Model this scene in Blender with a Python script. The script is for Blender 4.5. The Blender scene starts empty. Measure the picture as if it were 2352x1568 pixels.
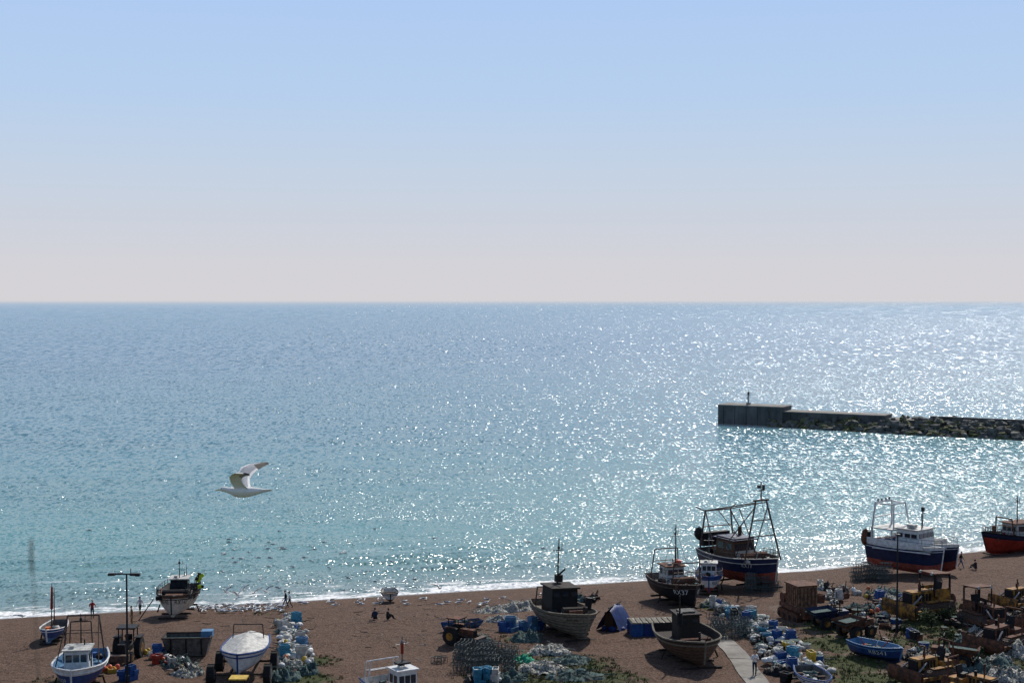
import bpy, bmesh, math, random
from mathutils import Vector, Matrix, noise as mn
random.seed(7)
R=random.random
def U(a,b): return a+(b-a)*random.random()
rad=math.radians
sc=bpy.context.scene
sc.view_settings.view_transform='Standard'
# ------------------------------------------------------------------ light
EL,AZ=rad(42),rad(20)
w=bpy.data.worlds.new("World"); sc.world=w; w.use_nodes=True
nt=w.node_tree; N=nt.nodes; L=nt.links; bg=N['Background']
sky=N.new('ShaderNodeTexSky'); sky.sky_type='NISHITA'; sky.sun_disc=False
sky.sun_elevation=EL; sky.sun_rotation=AZ; sky.ozone_density=2.5
L.new(sky.outputs[0],bg.inputs[0]); bg.inputs[1].default_value=0.11
tc=N.new('ShaderNodeTexCoord'); sx=N.new('ShaderNodeSeparateXYZ'); L.new(tc.outputs['Generated'],sx.inputs[0])
rp=N.new('ShaderNodeValToRGB'); L.new(sx.outputs['Z'],rp.inputs[0])
els=[(0,(.665,.65,.675)),(.02,(.66,.65,.69)),(.05,(.61,.645,.72)),(.09,(.55,.645,.78)),(.14,(.47,.625,.85)),(.21,(.425,.59,.885)),(.6,(.25,.45,.85))]
cr=rp.color_ramp
cr.elements[0].position=0; cr.elements[0].color=(*els[0][1],1)
cr.elements[1].position=els[-1][0]; cr.elements[1].color=(*els[-1][1],1)
for p,c in els[1:-1]:
    e=cr.elements.new(p); e.color=(*c,1)
bg2=N.new('ShaderNodeBackground'); L.new(rp.outputs[0],bg2.inputs[0]); bg2.inputs[1].default_value=1
mr=N.new('ShaderNodeMapRange'); mr.inputs[1].default_value=.25; mr.inputs[2].default_value=.55
mr.inputs[3].default_value=1; mr.inputs[4].default_value=0; L.new(sx.outputs['Z'],mr.inputs[0])
mx=N.new('ShaderNodeMixShader'); L.new(mr.outputs[0],mx.inputs[0]); L.new(bg.outputs[0],mx.inputs[1]); L.new(bg2.outputs[0],mx.inputs[2])
L.new(mx.outputs[0],N['World Output'].inputs[0])
l=bpy.data.lights.new('sun','SUN'); l.energy=4.0; l.angle=rad(.5); l.color=(1,.95,.87)
lo=bpy.data.objects.new('sun',l); sc.collection.objects.link(lo)
sv=Vector((math.sin(AZ)*math.cos(EL),math.cos(AZ)*math.cos(EL),math.sin(EL)))
lo.rotation_euler=sv.to_track_quat('Z','Y').to_euler()
# ------------------------------------------------------------------ camera
CZ=32.0; PT=rad(1.77); F=2352*50/36
c=bpy.data.cameras.new('camera'); co=bpy.data.objects.new('camera',c); sc.collection.objects.link(co)
co.location=(0,0,CZ); co.rotation_euler=(rad(90)-PT,0,0); c.lens=50; c.clip_end=300000; c.clip_start=.05; sc.camera=co
c.dof.use_dof=True; c.dof.focus_distance=150; c.dof.aperture_fstop=5.6
# ------------------------------------------------------------------ terrain
def shore(x): return 155.8+.29*x+.25*max(0,min(x,200)-35)
def sm(a,b,x):
    t=max(0,min(1,(x-a)/(b-a))); return t*t*(3-2*t)
def gz(x,y):
    d=(shore(x)-y)*.96
    z=4.6*(1-math.exp(-d/25)) if d>0 else max(-3,d*.18)
    if y<27: z=max(z,min(30.3, z+(27-y)*1.04)) if y>1.5 else 30.3
    if d>0 and y>60:
        k=min(1,d/15)
        z+=k*(.22*mn.noise(Vector((x*.12,y*.12,3)))+.09*mn.noise(Vector((x*.5,y*.5,9)))+.04*mn.noise(Vector((x*1.3,y*1.3,1))))
    return z
def ray(px,py):
    u=(px-1176)/F; v=(784-py)/F
    return Vector((u,math.cos(PT)+v*math.sin(PT),-math.sin(PT)+v*math.cos(PT)))
def G(px,py,f=None):
    d=ray(px,py); t=60.0
    while t<400:
        p=d*t; z=CZ+p.z; g=gz(p.x,p.y) if f is None else f
        if z<=g: break
        t+=.25
    return Vector((p.x,p.y,g))
def S(px,py): return G(px,py,0.0)
# ------------------------------------------------------------------ materials
def M(name,col,rough=.75,var=.35,scale=2.0,metal=0.0,spec=.25,col2=None,stretch=(1,1,1),thr=(.35,.65),trans=0):
    m=bpy.data.materials.new(name); m.use_nodes=True; t=m.node_tree; N=t.nodes; L=t.links; p=N['Principled BSDF']
    tc=N.new('ShaderNodeTexCoord'); mp=N.new('ShaderNodeMapping'); mp.inputs['Scale'].default_value=stretch
    L.new(tc.outputs['Object'],mp.inputs[0])
    n=N.new('ShaderNodeTexNoise'); n.inputs['Scale'].default_value=scale; n.inputs['Detail'].default_value=6; n.inputs['Roughness'].default_value=.65
    L.new(mp.outputs[0],n.inputs['Vector'])
    r=N.new('ShaderNodeValToRGB'); r.color_ramp.elements[0].position=thr[0]; r.color_ramp.elements[1].position=thr[1]
    a=col2 if col2 else tuple(x*(1-var) for x in col)
    r.color_ramp.elements[0].color=(*a,1); r.color_ramp.elements[1].color=(*[min(1,x*(1+var*.4)) for x in col],1)
    L.new(n.outputs['Fac'],r.inputs[0]); L.new(r.outputs[0],p.inputs['Base Color'])
    p.inputs['Roughness'].default_value=rough; p.inputs['Metallic'].default_value=metal; p.inputs['Specular IOR Level'].default_value=spec
    b=N.new('ShaderNodeBump'); b.inputs['Strength'].default_value=.4; b.inputs['Distance'].default_value=.03; L.new(n.outputs['Fac'],b.inputs['Height']); L.new(b.outputs[0],p.inputs['Normal'])
    return m
mt={}
def D(k,*a,**kw): mt[k]=M(k,*a,**kw)
D('white_paint',(.68,.68,.66),.45,.3,2.5)
D('dirty_white',(.50,.49,.45),.6,.45,3)
D('cream_paint',(.56,.51,.42),.5,.3,2)
D('navy_paint',(.016,.024,.065),.45,.4,2)
D('blue_paint',(.02,.06,.20),.45,.4,2)
D('light_blue',(.09,.21,.36),.5,.35,2)
D('red_paint',(.34,.035,.02),.5,.4,2)
D('antifoul_red',(.33,.07,.045),.7,.5,2)
D('black_paint',(.017,.017,.019),.6,.4,2,spec=.15)
D('weathered_wood',(.19,.16,.12),.85,.5,2,stretch=(.6,3,5))
D('brown_wood',(.12,.065,.04),.8,.5,2,stretch=(.6,3,5))
D('dark_wood',(.045,.035,.03),.8,.5,3,stretch=(.5,3,5),spec=.15)
D('deck_grey',(.12,.11,.10),.85,.5,3)
D('rust',(.15,.06,.032),.85,.65,3,col2=(.035,.022,.018))
D('pale_rust',(.24,.14,.085),.85,.6,3,col2=(.09,.045,.025))
D('rusty_yellow',(.33,.155,.025),.75,.6,1.6,col2=(.07,.035,.018),thr=(.42,.6))
D('yellow_paint',(.55,.36,.04),.6,.4,3)
D('orange_plastic',(.6,.13,.02),.5,.2,3)
D('green_net',(.03,.33,.19),.8,.5,5)
D('steel',(.22,.22,.23),.45,.3,5,metal=.6)
D('rust_steel',(.11,.075,.06),.7,.5,5,metal=.2)
D('rubber',(.02,.02,.02),.85,.3,5)
D('glass_dark',(.02,.03,.04),.08,.1,2,spec=.6)
D('net_pale',(.40,.39,.35),.9,.6,7,col2=(.09,.09,.075),thr=(.42,.6))
D('net_teal',(.09,.14,.13),.9,.6,6,col2=(.02,.03,.03))
D('plastic_white',(.70,.70,.69),.5,.3,4)
D('plastic_blue',(.02,.08,.26),.55,.4,4)
D('plastic_cyan',(.05,.25,.38),.5,.35,4)
D('tarp_blue',(.010,.035,.15),.6,.5,3)
D('concrete',(.25,.23,.20),.9,.35,.5)
D('concrete_dark',(.115,.115,.11),.9,.5,.35,stretch=(1,1,.35))
D('rock',(.15,.145,.13),.9,.6,.6)
D('rock_weed',(.13,.13,.06),.9,.6,.8)
D('wire',(.11,.12,.11),.7,.4,6)
D('gull_white',(.82,.80,.75),.7,.06,6)
D('gull_grey',(.33,.35,.38),.7,.15,8)
D('gull_black',(.02,.02,.02),.7,.1,6)
D('bill_yellow',(.6,.40,.08),.5,.1,6)
D('skin',(.50,.30,.22),.6,.1,6)
D('hair_brown',(.05,.03,.02),.8,.2,20)
D('cloth_navy',(.02,.03,.06),.9,.2,8)
D('cloth_black',(.02,.02,.02),.9,.2,8)
D('cloth_white',(.75,.75,.75),.9,.1,8)
D('cloth_red',(.4,.04,.03),.9,.2,8)
D('cloth_tan',(.26,.15,.07),.9,.2,8)
D('cloth_denim',(.07,.11,.2),.9,.2,8)
D('grass',(.065,.10,.028),.9,.5,1.2,col2=(.07,.065,.03))
D('dry_grass',(.22,.18,.11),.9,.3,4)
D('foliage',(.04,.065,.025),.9,.5,3)
D('flag_lime',(.45,.6,.03),.7,.1,3)
D('flag_black',(.02,.02,.02),.8,.1,3)
D('float_pink',(.65,.12,.08),.5,.2,3)
D('lamp_black',(.02,.022,.025),.5,.3,5)
# ------------------------------------------------------------------ mesh builder
class MB:
    def __init__(s): s.v=[];s.f=[];s.m=[];s.s=[];s.ml=[];s.T=Matrix.Identity(4)
    def mi(s,k):
        if k not in s.ml: s.ml.append(k)
        return s.ml.index(k)
    def add(s,vs,fs,k,smooth=False):
        b=len(s.v); s.v+=[s.T@Vector(v) for v in vs]
        i=s.mi(k) if isinstance(k,str) else None
        for j,f in enumerate(fs):
            s.f.append([b+q for q in f]); s.m.append(i if i is not None else s.mi(k[j])); s.s.append(smooth)
    def box(s,c,d,k,rz=0,ry=0,rx=0,tx=1,ty=1):
        Mx=Matrix.Translation(c)@Matrix.Rotation(rz,4,'Z')@Matrix.Rotation(ry,4,'Y')@Matrix.Rotation(rx,4,'X')
        vs=[]
        for z in(-.5,.5):
            for x,y in((-.5,-.5),(.5,-.5),(.5,.5),(-.5,.5)):
                a=tx if z>0 else 1; b_=ty if z>0 else 1
                vs.append(Mx@Vector((x*d[0]*a,y*d[1]*b_,z*d[2])))
        s.add(vs,[(3,2,1,0),(4,5,6,7),(0,1,5,4),(1,2,6,5),(2,3,7,6),(3,0,4,7)],k)
    def cyl(s,a,b,r0,k,r1=None,n=8,caps=True):
        a=Vector(a);b=Vector(b); r1=r0 if r1 is None else r1
        d=(b-a); 
        if d.length<1e-5: return
        q=d.to_track_quat('Z','Y'); vs=[]
        for p,r in((a,r0),(b,r1)):
            for i in range(n):
                t=2*math.pi*i/n; vs.append(p+q@Vector((r*math.cos(t),r*math.sin(t),0)))
        fs=[(i,(i+1)%n,n+(i+1)%n,n+i) for i in range(n)]
        if caps: fs+=[tuple(range(n-1,-1,-1)),tuple(range(n,2*n))]
        s.add(vs,fs,k,n>6 and not caps)
    def tube(s,pts,r,k,n=5):
        for a,b in zip(pts[:-1],pts[1:]): s.cyl(a,b,r,k,n=n)
    def ell(s,c,r,k,nu=10,nv=6,R_=None,jit=0):
        vs=[];fs=[]
        for j in range(nv+1):
            ph=math.pi*j/nv
            for i in range(nu):
                t=2*math.pi*i/nu; q=1+jit*(R()-.5)
                p=Vector((r[0]*math.sin(ph)*math.cos(t)*q,r[1]*math.sin(ph)*math.sin(t)*q,r[2]*math.cos(ph)*q))
                if R_: p=R_@p
                vs.append(Vector(c)+p)
        for j in range(nv):
            for i in range(nu):
                a=j*nu+i;b=j*nu+(i+1)%nu; fs.append((a,a+nu,b+nu,b))
        s.add(vs,fs,k,True)
    def grid(s,P,k,smooth=True,close=False):
        nu=len(P);nv=len(P[0]); vs=[p for r in P for p in r]; fs=[];ks=[]
        for i in range(nu-1):
            for j in range(nv-1):
                fs.append((i*nv+j,(i+1)*nv+j,(i+1)*nv+j+1,i*nv+j+1)); ks.append(k(i,j) if callable(k) else k)
        s.add(vs,fs,ks,smooth)
    def hull(s,c,r,k,n=12):
        bm=bmesh.new()
        for i in range(n):
            v=Vector((U(-1,1),U(-1,1),U(-1,1)))
            v=v/max(abs(v.x),abs(v.y),abs(v.z),.01)*U(.75,1)
            bm.verts.new(Vector(c)+Vector((v.x*r[0],v.y*r[1],v.z*r[2])))
        bmesh.ops.convex_hull(bm,input=bm.verts)
        bm.verts.index_update()
        vs=[v.co.copy() for v in bm.verts]; fs=[tuple(v.index for v in f.verts) for f in bm.faces]
        bm.free(); s.add(vs,fs,k)
    def obj(s,name,loc=(0,0,0),rz=0,parent=None,ry=0,rx=0):
        me=bpy.data.meshes.new(name); me.from_pydata([tuple(v) for v in s.v],[],s.f)
        for k in s.ml: me.materials.append(mt[k])
        me.polygons.foreach_set('material_index',s.m); me.polygons.foreach_set('use_smooth',s.s); me.update()
        o=bpy.data.objects.new(name,me); sc.collection.objects.link(o); o.location=loc; o.rotation_euler=(rx,ry,rz)
        if parent: o.parent=parent
        return o
# ------------------------------------------------------------------ ground
GR=[(1290,1530,4,.9),(1350,1560,4,.9),(1230,1560,3,.7),(720,1520,2,.8),(700,1560,2.5,.8),(1890,1440,3,.7),(1920,1480,3.2,.9),(1950,1525,2.8,1),(2000,1565,3,1),(1700,1440,2,.5),(1640,1400,2,.5),
    (2130,1440,4,.8),(2080,1400,2,.6),(2180,1480,3.2,.9),(2240,1505,3.2,.9),(2330,1430,3,.7),(2300,1540,4,.9),(1820,1540,1.5,.6),(620,1410,1.5,.4),(2220,1390,2.5,.6),(1100,1560,2,.6),(120,1570,2,.5),(1170,1470,1.5,.5),(2150,1560,3,.9),(2060,1470,2.6,.7)]
GRW=[(G(a,b),r,k) for a,b,r,k in GR]
def grassm(x,y):
    v=0
    for p,r,k in GRW:
        d=math.hypot(x-p.x,y-p.y)
        if d<r*1.6: v=max(v,k*(1-d/(r*1.6)))
    return v
TR=[G(1800,1395),G(1890,1450),G(1985,1510),G(2060,1568),G(2120,1620)]
def segd(p,a,b):
    ab=b-a; t=max(0,min(1,(p-a).dot(ab)/ab.length_squared)); return (p-a-ab*t).length
def trackm(x,y):
    p=Vector((x,y,0)); d=min(segd(p,Vector((a.x,a.y,0)),Vector((b.x,b.y,0))) for a,b in zip(TR[:-1],TR[1:]))
    return 1-sm(.9,1.7,d)
def axis(lo,hi,st,out_lo,out_hi):
    a=[]; x=lo
    while x<=hi: a.append(x); x+=st
    o=[v for v in out_lo if v<lo]; return o+a+[v for v in out_hi if v>hi]
xs=axis(-62,80,.45,[-3000,-1000,-400,-200,-120,-80],[90,110,150,250,500,1000,3000])
ys=[-2000,-500,-100,-30,-8,-3,0,1,1.5,2,4,7,10,14,18,22,25,27,30,45,60,75,85,92]+[96+.45*i for i in range(205)]+[210,260,400,1000]
vs=[];at=[]
for y in ys:
    for x in xs:
        vs.append((x,y,gz(x,y)))
        if -62<=x<=80 and 95<y<180: at.append((grassm(x,y),trackm(x,y)))
        else: at.append((.9 if y<30 else 0,0))
nx=len(xs)
fs=[(j*nx+i,j*nx+i+1,(j+1)*nx+i+1,(j+1)*nx+i) for j in range(len(ys)-1) for i in range(nx-1)]
me=bpy.data.meshes.new('shingle_beach_ground'); me.from_pydata(vs,[],fs)
for nm,i in(('grassm',0),('track',1)):
    A=me.attributes.new(nm,'FLOAT','POINT'); A.data.foreach_set('value',[a[i] for a in at])
me.polygons.foreach_set('use_smooth',[True]*len(fs))
go=bpy.data.objects.new('shingle_beach_ground',me); sc.collection.objects.link(go)
class NT:
    def __init__(s,name):
        s.m=bpy.data.materials.new(name); s.m.use_nodes=True; s.t=s.m.node_tree; s.p=s.t.nodes['Principled BSDF']; s.out=s.t.nodes['Material Output']
        s.g=s.n('ShaderNodeNewGeometry')
    def n(s,k): return s.t.nodes.new(k)
    def l(s,a,b): s.t.links.new(a,b)
    def put(s,v,i):
        if hasattr(v,'is_output'): s.l(v,i)
        else: i.default_value=v
    def math(s,op,a,b=0.0,cl=False):
        n=s.n('ShaderNodeMath'); n.operation=op; n.use_clamp=cl; s.put(a,n.inputs[0]); s.put(b,n.inputs[1]); return n.outputs[0]
    def vm(s,op,a,b=(0,0,0)):
        n=s.n('ShaderNodeVectorMath'); n.operation=op; s.put(a,n.inputs[0]); s.put(b,n.inputs[1]); return n.outputs[0]
    def scale(s,a,f):
        n=s.n('ShaderNodeVectorMath'); n.operation='SCALE'; s.l(a,n.inputs[0]); s.put(f,n.inputs['Scale']); return n.outputs[0]
    def noise(s,vec,scale,det=3,rough=.6):
        n=s.n('ShaderNodeTexNoise'); n.inputs['Scale'].default_value=scale; n.inputs['Detail'].default_value=det; n.inputs['Roughness'].default_value=rough; s.l(vec,n.inputs['Vector']); return n
    def mr(s,v,a,b,c=0.0,d=1.0,smooth=True):
        n=s.n('ShaderNodeMapRange'); n.interpolation_type='SMOOTHSTEP' if smooth else 'LINEAR'
        s.put(v,n.inputs[0]); 
        for i,q in zip((1,2,3,4),(a,b,c,d)): s.put(q,n.inputs[i])
        return n.outputs[0]
    def mix(s,f,a,b):
        n=s.n('ShaderNodeMix'); n.data_type='RGBA'; s.put(f,n.inputs[0]); s.put(a,n.inputs[6]); s.put(b,n.inputs[7]); return n.outputs[2]
    def attr(s,k):
        n=s.n('ShaderNodeAttribute'); n.attribute_name=k; return n.outputs['Fac']
    def shore(s,X):
        return s.math('ADD',s.math('ADD',s.math('MULTIPLY',X,.29),155.8),s.math('MULTIPLY',s.math('MAXIMUM',s.math('SUBTRACT',s.math('MINIMUM',X,200.0),35.0),0.0),.25))
def C(*a): return (*a,1)
T=NT('shingle'); P=T.g.outputs['Position']
n1=T.noise(P,.12,4); n2=T.noise(P,1.3,5,.7); n3=T.noise(P,9,3,.7)
vo=T.n('ShaderNodeTexVoronoi'); vo.inputs['Scale'].default_value=7; T.l(P,vo.inputs['Vector'])
sep=T.n('ShaderNodeSeparateColor'); T.l(vo.outputs['Color'],sep.inputs[0])
base=T.mix(T.mr(n1.outputs['Fac'],.35,.65),C(.09,.049,.032),C(.13,.074,.048))
base=T.mix(T.mr(n2.outputs['Fac'],.35,.7),base,C(.15,.093,.064))
peb=T.mix(sep.outputs[0],C(.025,.015,.011),C(.24,.16,.12))
base=T.mix(.45,base,peb)
base=T.mix(T.math('MULTIPLY',T.mr(n3.outputs['Fac'],.55,.75),.55),base,C(.03,.02,.016))
base=T.mix(T.math('MULTIPLY',T.attr('track'),T.mr(n2.outputs['Fac'],.3,.6,.5,.95)),base,C(.18,.135,.105))
gm=T.mr(T.math('ADD',T.attr('grassm'),T.math('MULTIPLY',T.math('SUBTRACT',n2.outputs['Fac'],.5),1.4)),.3,.52)
gcol=T.mix(T.mr(n3.outputs['Fac'],.35,.65),C(.035,.05,.016),C(.085,.09,.035))
base=T.mix(gm,base,gcol)
sxyz=T.n('ShaderNodeSeparateXYZ'); T.l(P,sxyz.inputs[0])
dsh=T.math('SUBTRACT',T.shore(sxyz.outputs[0]),sxyz.outputs[1])
wet=T.mr(T.math('ADD',dsh,T.math('MULTIPLY',n1.outputs['Fac'],-5)),-1.5,1.0,1,0)
base=T.mix(wet,base,C(.09,.068,.055))
T.l(base,T.p.inputs['Base Color']); T.l(T.mr(wet,0,1,.92,.35),T.p.inputs['Roughness'])
T.l(T.mr(wet,0,1,.12,.5),T.p.inputs['Specular IOR Level'])
bp=T.n('ShaderNodeBump'); bp.inputs['Distance'].default_value=.14; bp.inputs['Strength'].default_value=1
T.l(T.math('ADD',T.math('MULTIPLY',vo.outputs['Distance'],.4),T.math('ADD',n2.outputs['Fac'],n3.outputs['Fac'])),bp.inputs['Height']); T.l(bp.outputs[0],T.p.inputs['Normal'])
me.materials.append(T.m)
# ------------------------------------------------------------------ sea
xs=axis(-80,130,1.2,[-120000,-30000,-8000,-3000,-1000,-500,-300,-200,-120],[160,220,350,600,1000,3000,8000,30000,120000])
ys=[125+.5*i for i in range(190)]+[225,240,260,300,350,420,520,700,1000,1600,2500,4000,7000,12000,20000,35000,60000,110000]
vs=[]
for y in ys:
    for x in xs:
        d=(y-shore(x))*.96; a=0
        if -85<x<135 and y<219:
            q=max(0,min(1,d/10))*(1-sm(25,45,d))
            a=q*.32*(math.sin(d*.62+1.4*mn.noise(Vector((x*.03,y*.03,0)))*2)**3)*(0.5+mn.noise(Vector((x*.05,y*.12,5))))+q*.12*mn.noise(Vector((x*.3,y*.5,2)))
        vs.append((x,y,a))
nx=len(xs); fs=[(j*nx+i,j*nx+i+1,(j+1)*nx+i+1,(j+1)*nx+i) for j in range(len(ys)-1) for i in range(nx-1)]
me=bpy.data.meshes.new('sea'); me.from_pydata(vs,[],fs); me.polygons.foreach_set('use_smooth',[True]*len(fs))
so=bpy.data.objects.new('sea',me); sc.collection.objects.link(so)
T=NT('sea_water'); P=T.g.outputs['Position']
sxyz=T.n('ShaderNodeSeparateXYZ'); T.l(P,sxyz.inputs[0]); X,Y=sxyz.outputs[0],sxyz.outputs[1]
d=T.math('MULTIPLY',T.math('SUBTRACT',Y,T.shore(X)),.96)
al=T.math('ADD',X,T.math('MULTIPLY',Y,.29))
cb=T.n('ShaderNodeCombineXYZ'); T.l(al,cb.inputs[0]); T.l(d,cb.inputs[1]); SC=cb.outputs[0]
big=T.noise(T.vm('MULTIPLY',P,(.006,.03,1)),1,3)
mid=T.noise(T.vm('MULTIPLY',P,(.03,.10,1)),1,3)
amp=T.math('MULTIPLY',T.mr(big.outputs['Fac'],.3,.7,.85,1.15),T.mr(mid.outputs['Fac'],.3,.7,.8,1.2))
# wave slopes: noise stretched coarser with distance, shaped to keep sun glitter visible
lod=[((2.6,1.7,1),None,(210,330)),((1.4,.45,1),(210,330),(550,900)),((.62,.09,1),(550,900),(1800,3200)),((.2,.012,1),(1800,3200),None)]
tot=None
for sc_,a_,b_ in lod:
    v=T.vm('SUBTRACT',T.noise(T.vm('MULTIPLY',P,sc_),1,2.5,.6).outputs['Color'],(.5,.5,.5))
    wgt=1.0
    if a_: wgt=T.math('SQRT',T.mr(Y,float(a_[0]),float(a_[1]),0,1,False))
    if b_:
        wb=T.math('SQRT',T.mr(Y,float(b_[0]),float(b_[1]),1,0,False)); wgt=wb if wgt==1.0 else T.math('MULTIPLY',wgt,wb)
    v=T.scale(v,wgt); tot=v if tot is None else T.vm('ADD',tot,v)
a2=T.vm('SUBTRACT',T.noise(T.vm('MULTIPLY',P,(.12,.3,1)),1,2,.5).outputs['Color'],(.5,.5,.5))
a=T.vm('ADD',T.vm('MULTIPLY',tot,(3.0,2.6,0)),T.vm('MULTIPLY',a2,(.3,.4,0)))
nrm=T.vm('NORMALIZE',T.vm('ADD',T.g.outputs['Normal'],T.scale(a,amp)))
T.l(nrm,T.p.inputs['Normal'])
rp=T.n('ShaderNodeValToRGB'); T.l(T.math('DIVIDE',d,600.0),rp.inputs[0]); cr=rp.color_ramp
cr.elements[0].position=0; cr.elements[0].color=C(.20,.25,.22); cr.elements[1].position=1; cr.elements[1].color=C(.06,.175,.26)
for p,cc in((.025,C(.14,.26,.24)),(.08,C(.095,.27,.265)),(.3,C(.07,.215,.26))): e=cr.elements.new(p); e.color=cc
wc=T.mix(T.mr(big.outputs['Fac'],.3,.7,0,.25),rp.outputs[0],C(.05,.17,.22))
f1=T.noise(T.vm('MULTIPLY',SC,(.22,.75,1)),1,6,.65).outputs['Fac']
f2=T.noise(T.vm('MULTIPLY',SC,(.035,.09,1)),1,3).outputs['Fac']
wide=T.mr(X,-60.0,60.0,1.2,.5)
thr=T.math('ADD',.38,T.math('DIVIDE',T.math('MULTIPLY',d,.032),wide))
foam=T.math('MULTIPLY',T.math('SUBTRACT',T.math('ADD',f1,T.math('MULTIPLY',T.math('SUBTRACT',f2,.5),.6)),thr),11.0,True)
crest=T.mr(T.math('SINE',T.math('ADD',T.math('MULTIPLY',d,.55),T.math('MULTIPLY',f2,9.0))),.72,1.0)
cf=T.math('MULTIPLY',T.math('MULTIPLY',crest,T.mr(f1,.50,.62)),T.math('MULTIPLY',T.mr(d,14.0,38.0,1,0),T.mr(f2,.42,.58)))
foam=T.math('MAXIMUM',foam,T.math('MULTIPLY',cf,.8))
fc=T.mix(foam,wc,C(.78,.78,.76))
T.l(fc,T.p.inputs['Base Color']); T.l(T.mr(foam,0,1,.19,.8),T.p.inputs['Roughness']); T.p.inputs['IOR'].default_value=1.33
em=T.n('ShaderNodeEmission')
hz=T.math('SUBTRACT',1.0,T.math('POWER',2.718,T.math('DIVIDE',Y,-4200.0)),True)  # aerial haze painted over the water as glow, stronger with distance
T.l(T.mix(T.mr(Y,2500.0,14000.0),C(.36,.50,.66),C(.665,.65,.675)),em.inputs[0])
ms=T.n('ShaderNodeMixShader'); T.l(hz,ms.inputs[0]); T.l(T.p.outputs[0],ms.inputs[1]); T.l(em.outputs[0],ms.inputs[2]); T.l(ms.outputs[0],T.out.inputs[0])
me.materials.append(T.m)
# ------------------------------------------------------------------ harbour arm
def harbour():
    A=S(1649,973); B=S(1800,979); Cc=S(2033,990); E=S(2352,1006)
    dirv=(E-A); dirv.z=0; dirv.normalize(); ang=math.atan2(dirv.y,dirv.x); Ltot=(E-A).length
    L1=(B-A).length*1.0; L2=(Cc-A).length
    m=MB(); k='concrete_dark'
    Wd=7
    m.box((L1/2,Wd/2,1.2),(L1,Wd,7.0),k); m.box((L1/2,Wd/2,4.82),(L1+.3,Wd+.3,.25),'concrete')
    m.box((L1-2.0,-.05,4.2),(4.0,.3,1.0),k)
    m.box(((L1+L2)/2+.01,Wd/2+.4,.6),(L2-L1,Wd-.8,6.0),k); m.box(((L1+L2)/2,Wd/2+.4,3.7),(L2-L1,Wd-.5,.22),'concrete')
    m.box(((L2+Ltot+90)/2,Wd/2+1.2,.2),(Ltot+90-L2,Wd-1,5.0),k); m.box(((L2+Ltot+90)/2,Wd/2+1.2,2.8),(Ltot+90-L2,Wd-.8,.2),'concrete')
    m.box((L2+22,4,3.3),(24,1.2,1.1),k)
    for i in range(int(L1/3)): m.box((1.5+i*3,-.02,1.3),(.08,.06,6.6),'black_paint')
    for i in range(int((L2-L1)/4)): m.box((L1+2+i*4,.38,.8),(.08,.06,5.4),'black_paint')
    m.obj('harbour_arm',(A.x,A.y,0),ang)
    b=MB(); b.cyl((0,0,0),(0,0,.5),.6,'concrete',n=10); b.cyl((0,0,.5),(0,0,2.4),.18,'steel',n=8); b.cyl((0,0,2.4),(0,0,2.55),.5,'steel',n=10)
    b.box((0,-.25,1.7),(.55,.25,.7),'dirty_white'); b.cyl((0,0,2.55),(0,0,3.1),.26,'lamp_black',n=10); b.cyl((0,0,3.1),(0,0,3.3),.34,'lamp_black',.1,n=10); b.cyl((0,0,3.3),(0,0,3.9),.04,'steel')
    b.tube([(.45,0,2.55),(.45,0,3.0),(-.45,0,3.0),(-.45,0,2.55)],.03,'steel')
    d=dirv*7; b.obj('harbour_beacon_light',(A.x+d.x-dirv.y*3,A.y+d.y+dirv.x*3,4.94),ang)
    r=MB(); r.T=Matrix.Translation((A.x,A.y,0))@Matrix.Rotation(ang,4,'Z')
    for i in range(1100):
        u=U(L1-3,Ltot+85); prog=min(1,(u-L1+3)/35)
        wdt=2+4.5*prog; q=R(); y=-q*wdt+ .8; h=(1-q)*(1.4+1.6*prog+.5*math.sin(u*.6))+.1
        s=U(.6,1.25)
        r.hull((u,y,max(0,h-U(0,.5))),(s*U(.8,1.3),s*U(.7,1.1),s*U(.6,.9)),'rock_weed' if (R()<.38) else 'rock',10)
    for i in range(170):
        u=U(L2+3,Ltot+85); r.hull((u,U(1,8),2.6+U(0,.5)),(U(.6,1.2),U(.6,1),U(.5,.9)),'rock',10)
    r.obj('rock_armour')
harbour()
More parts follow.
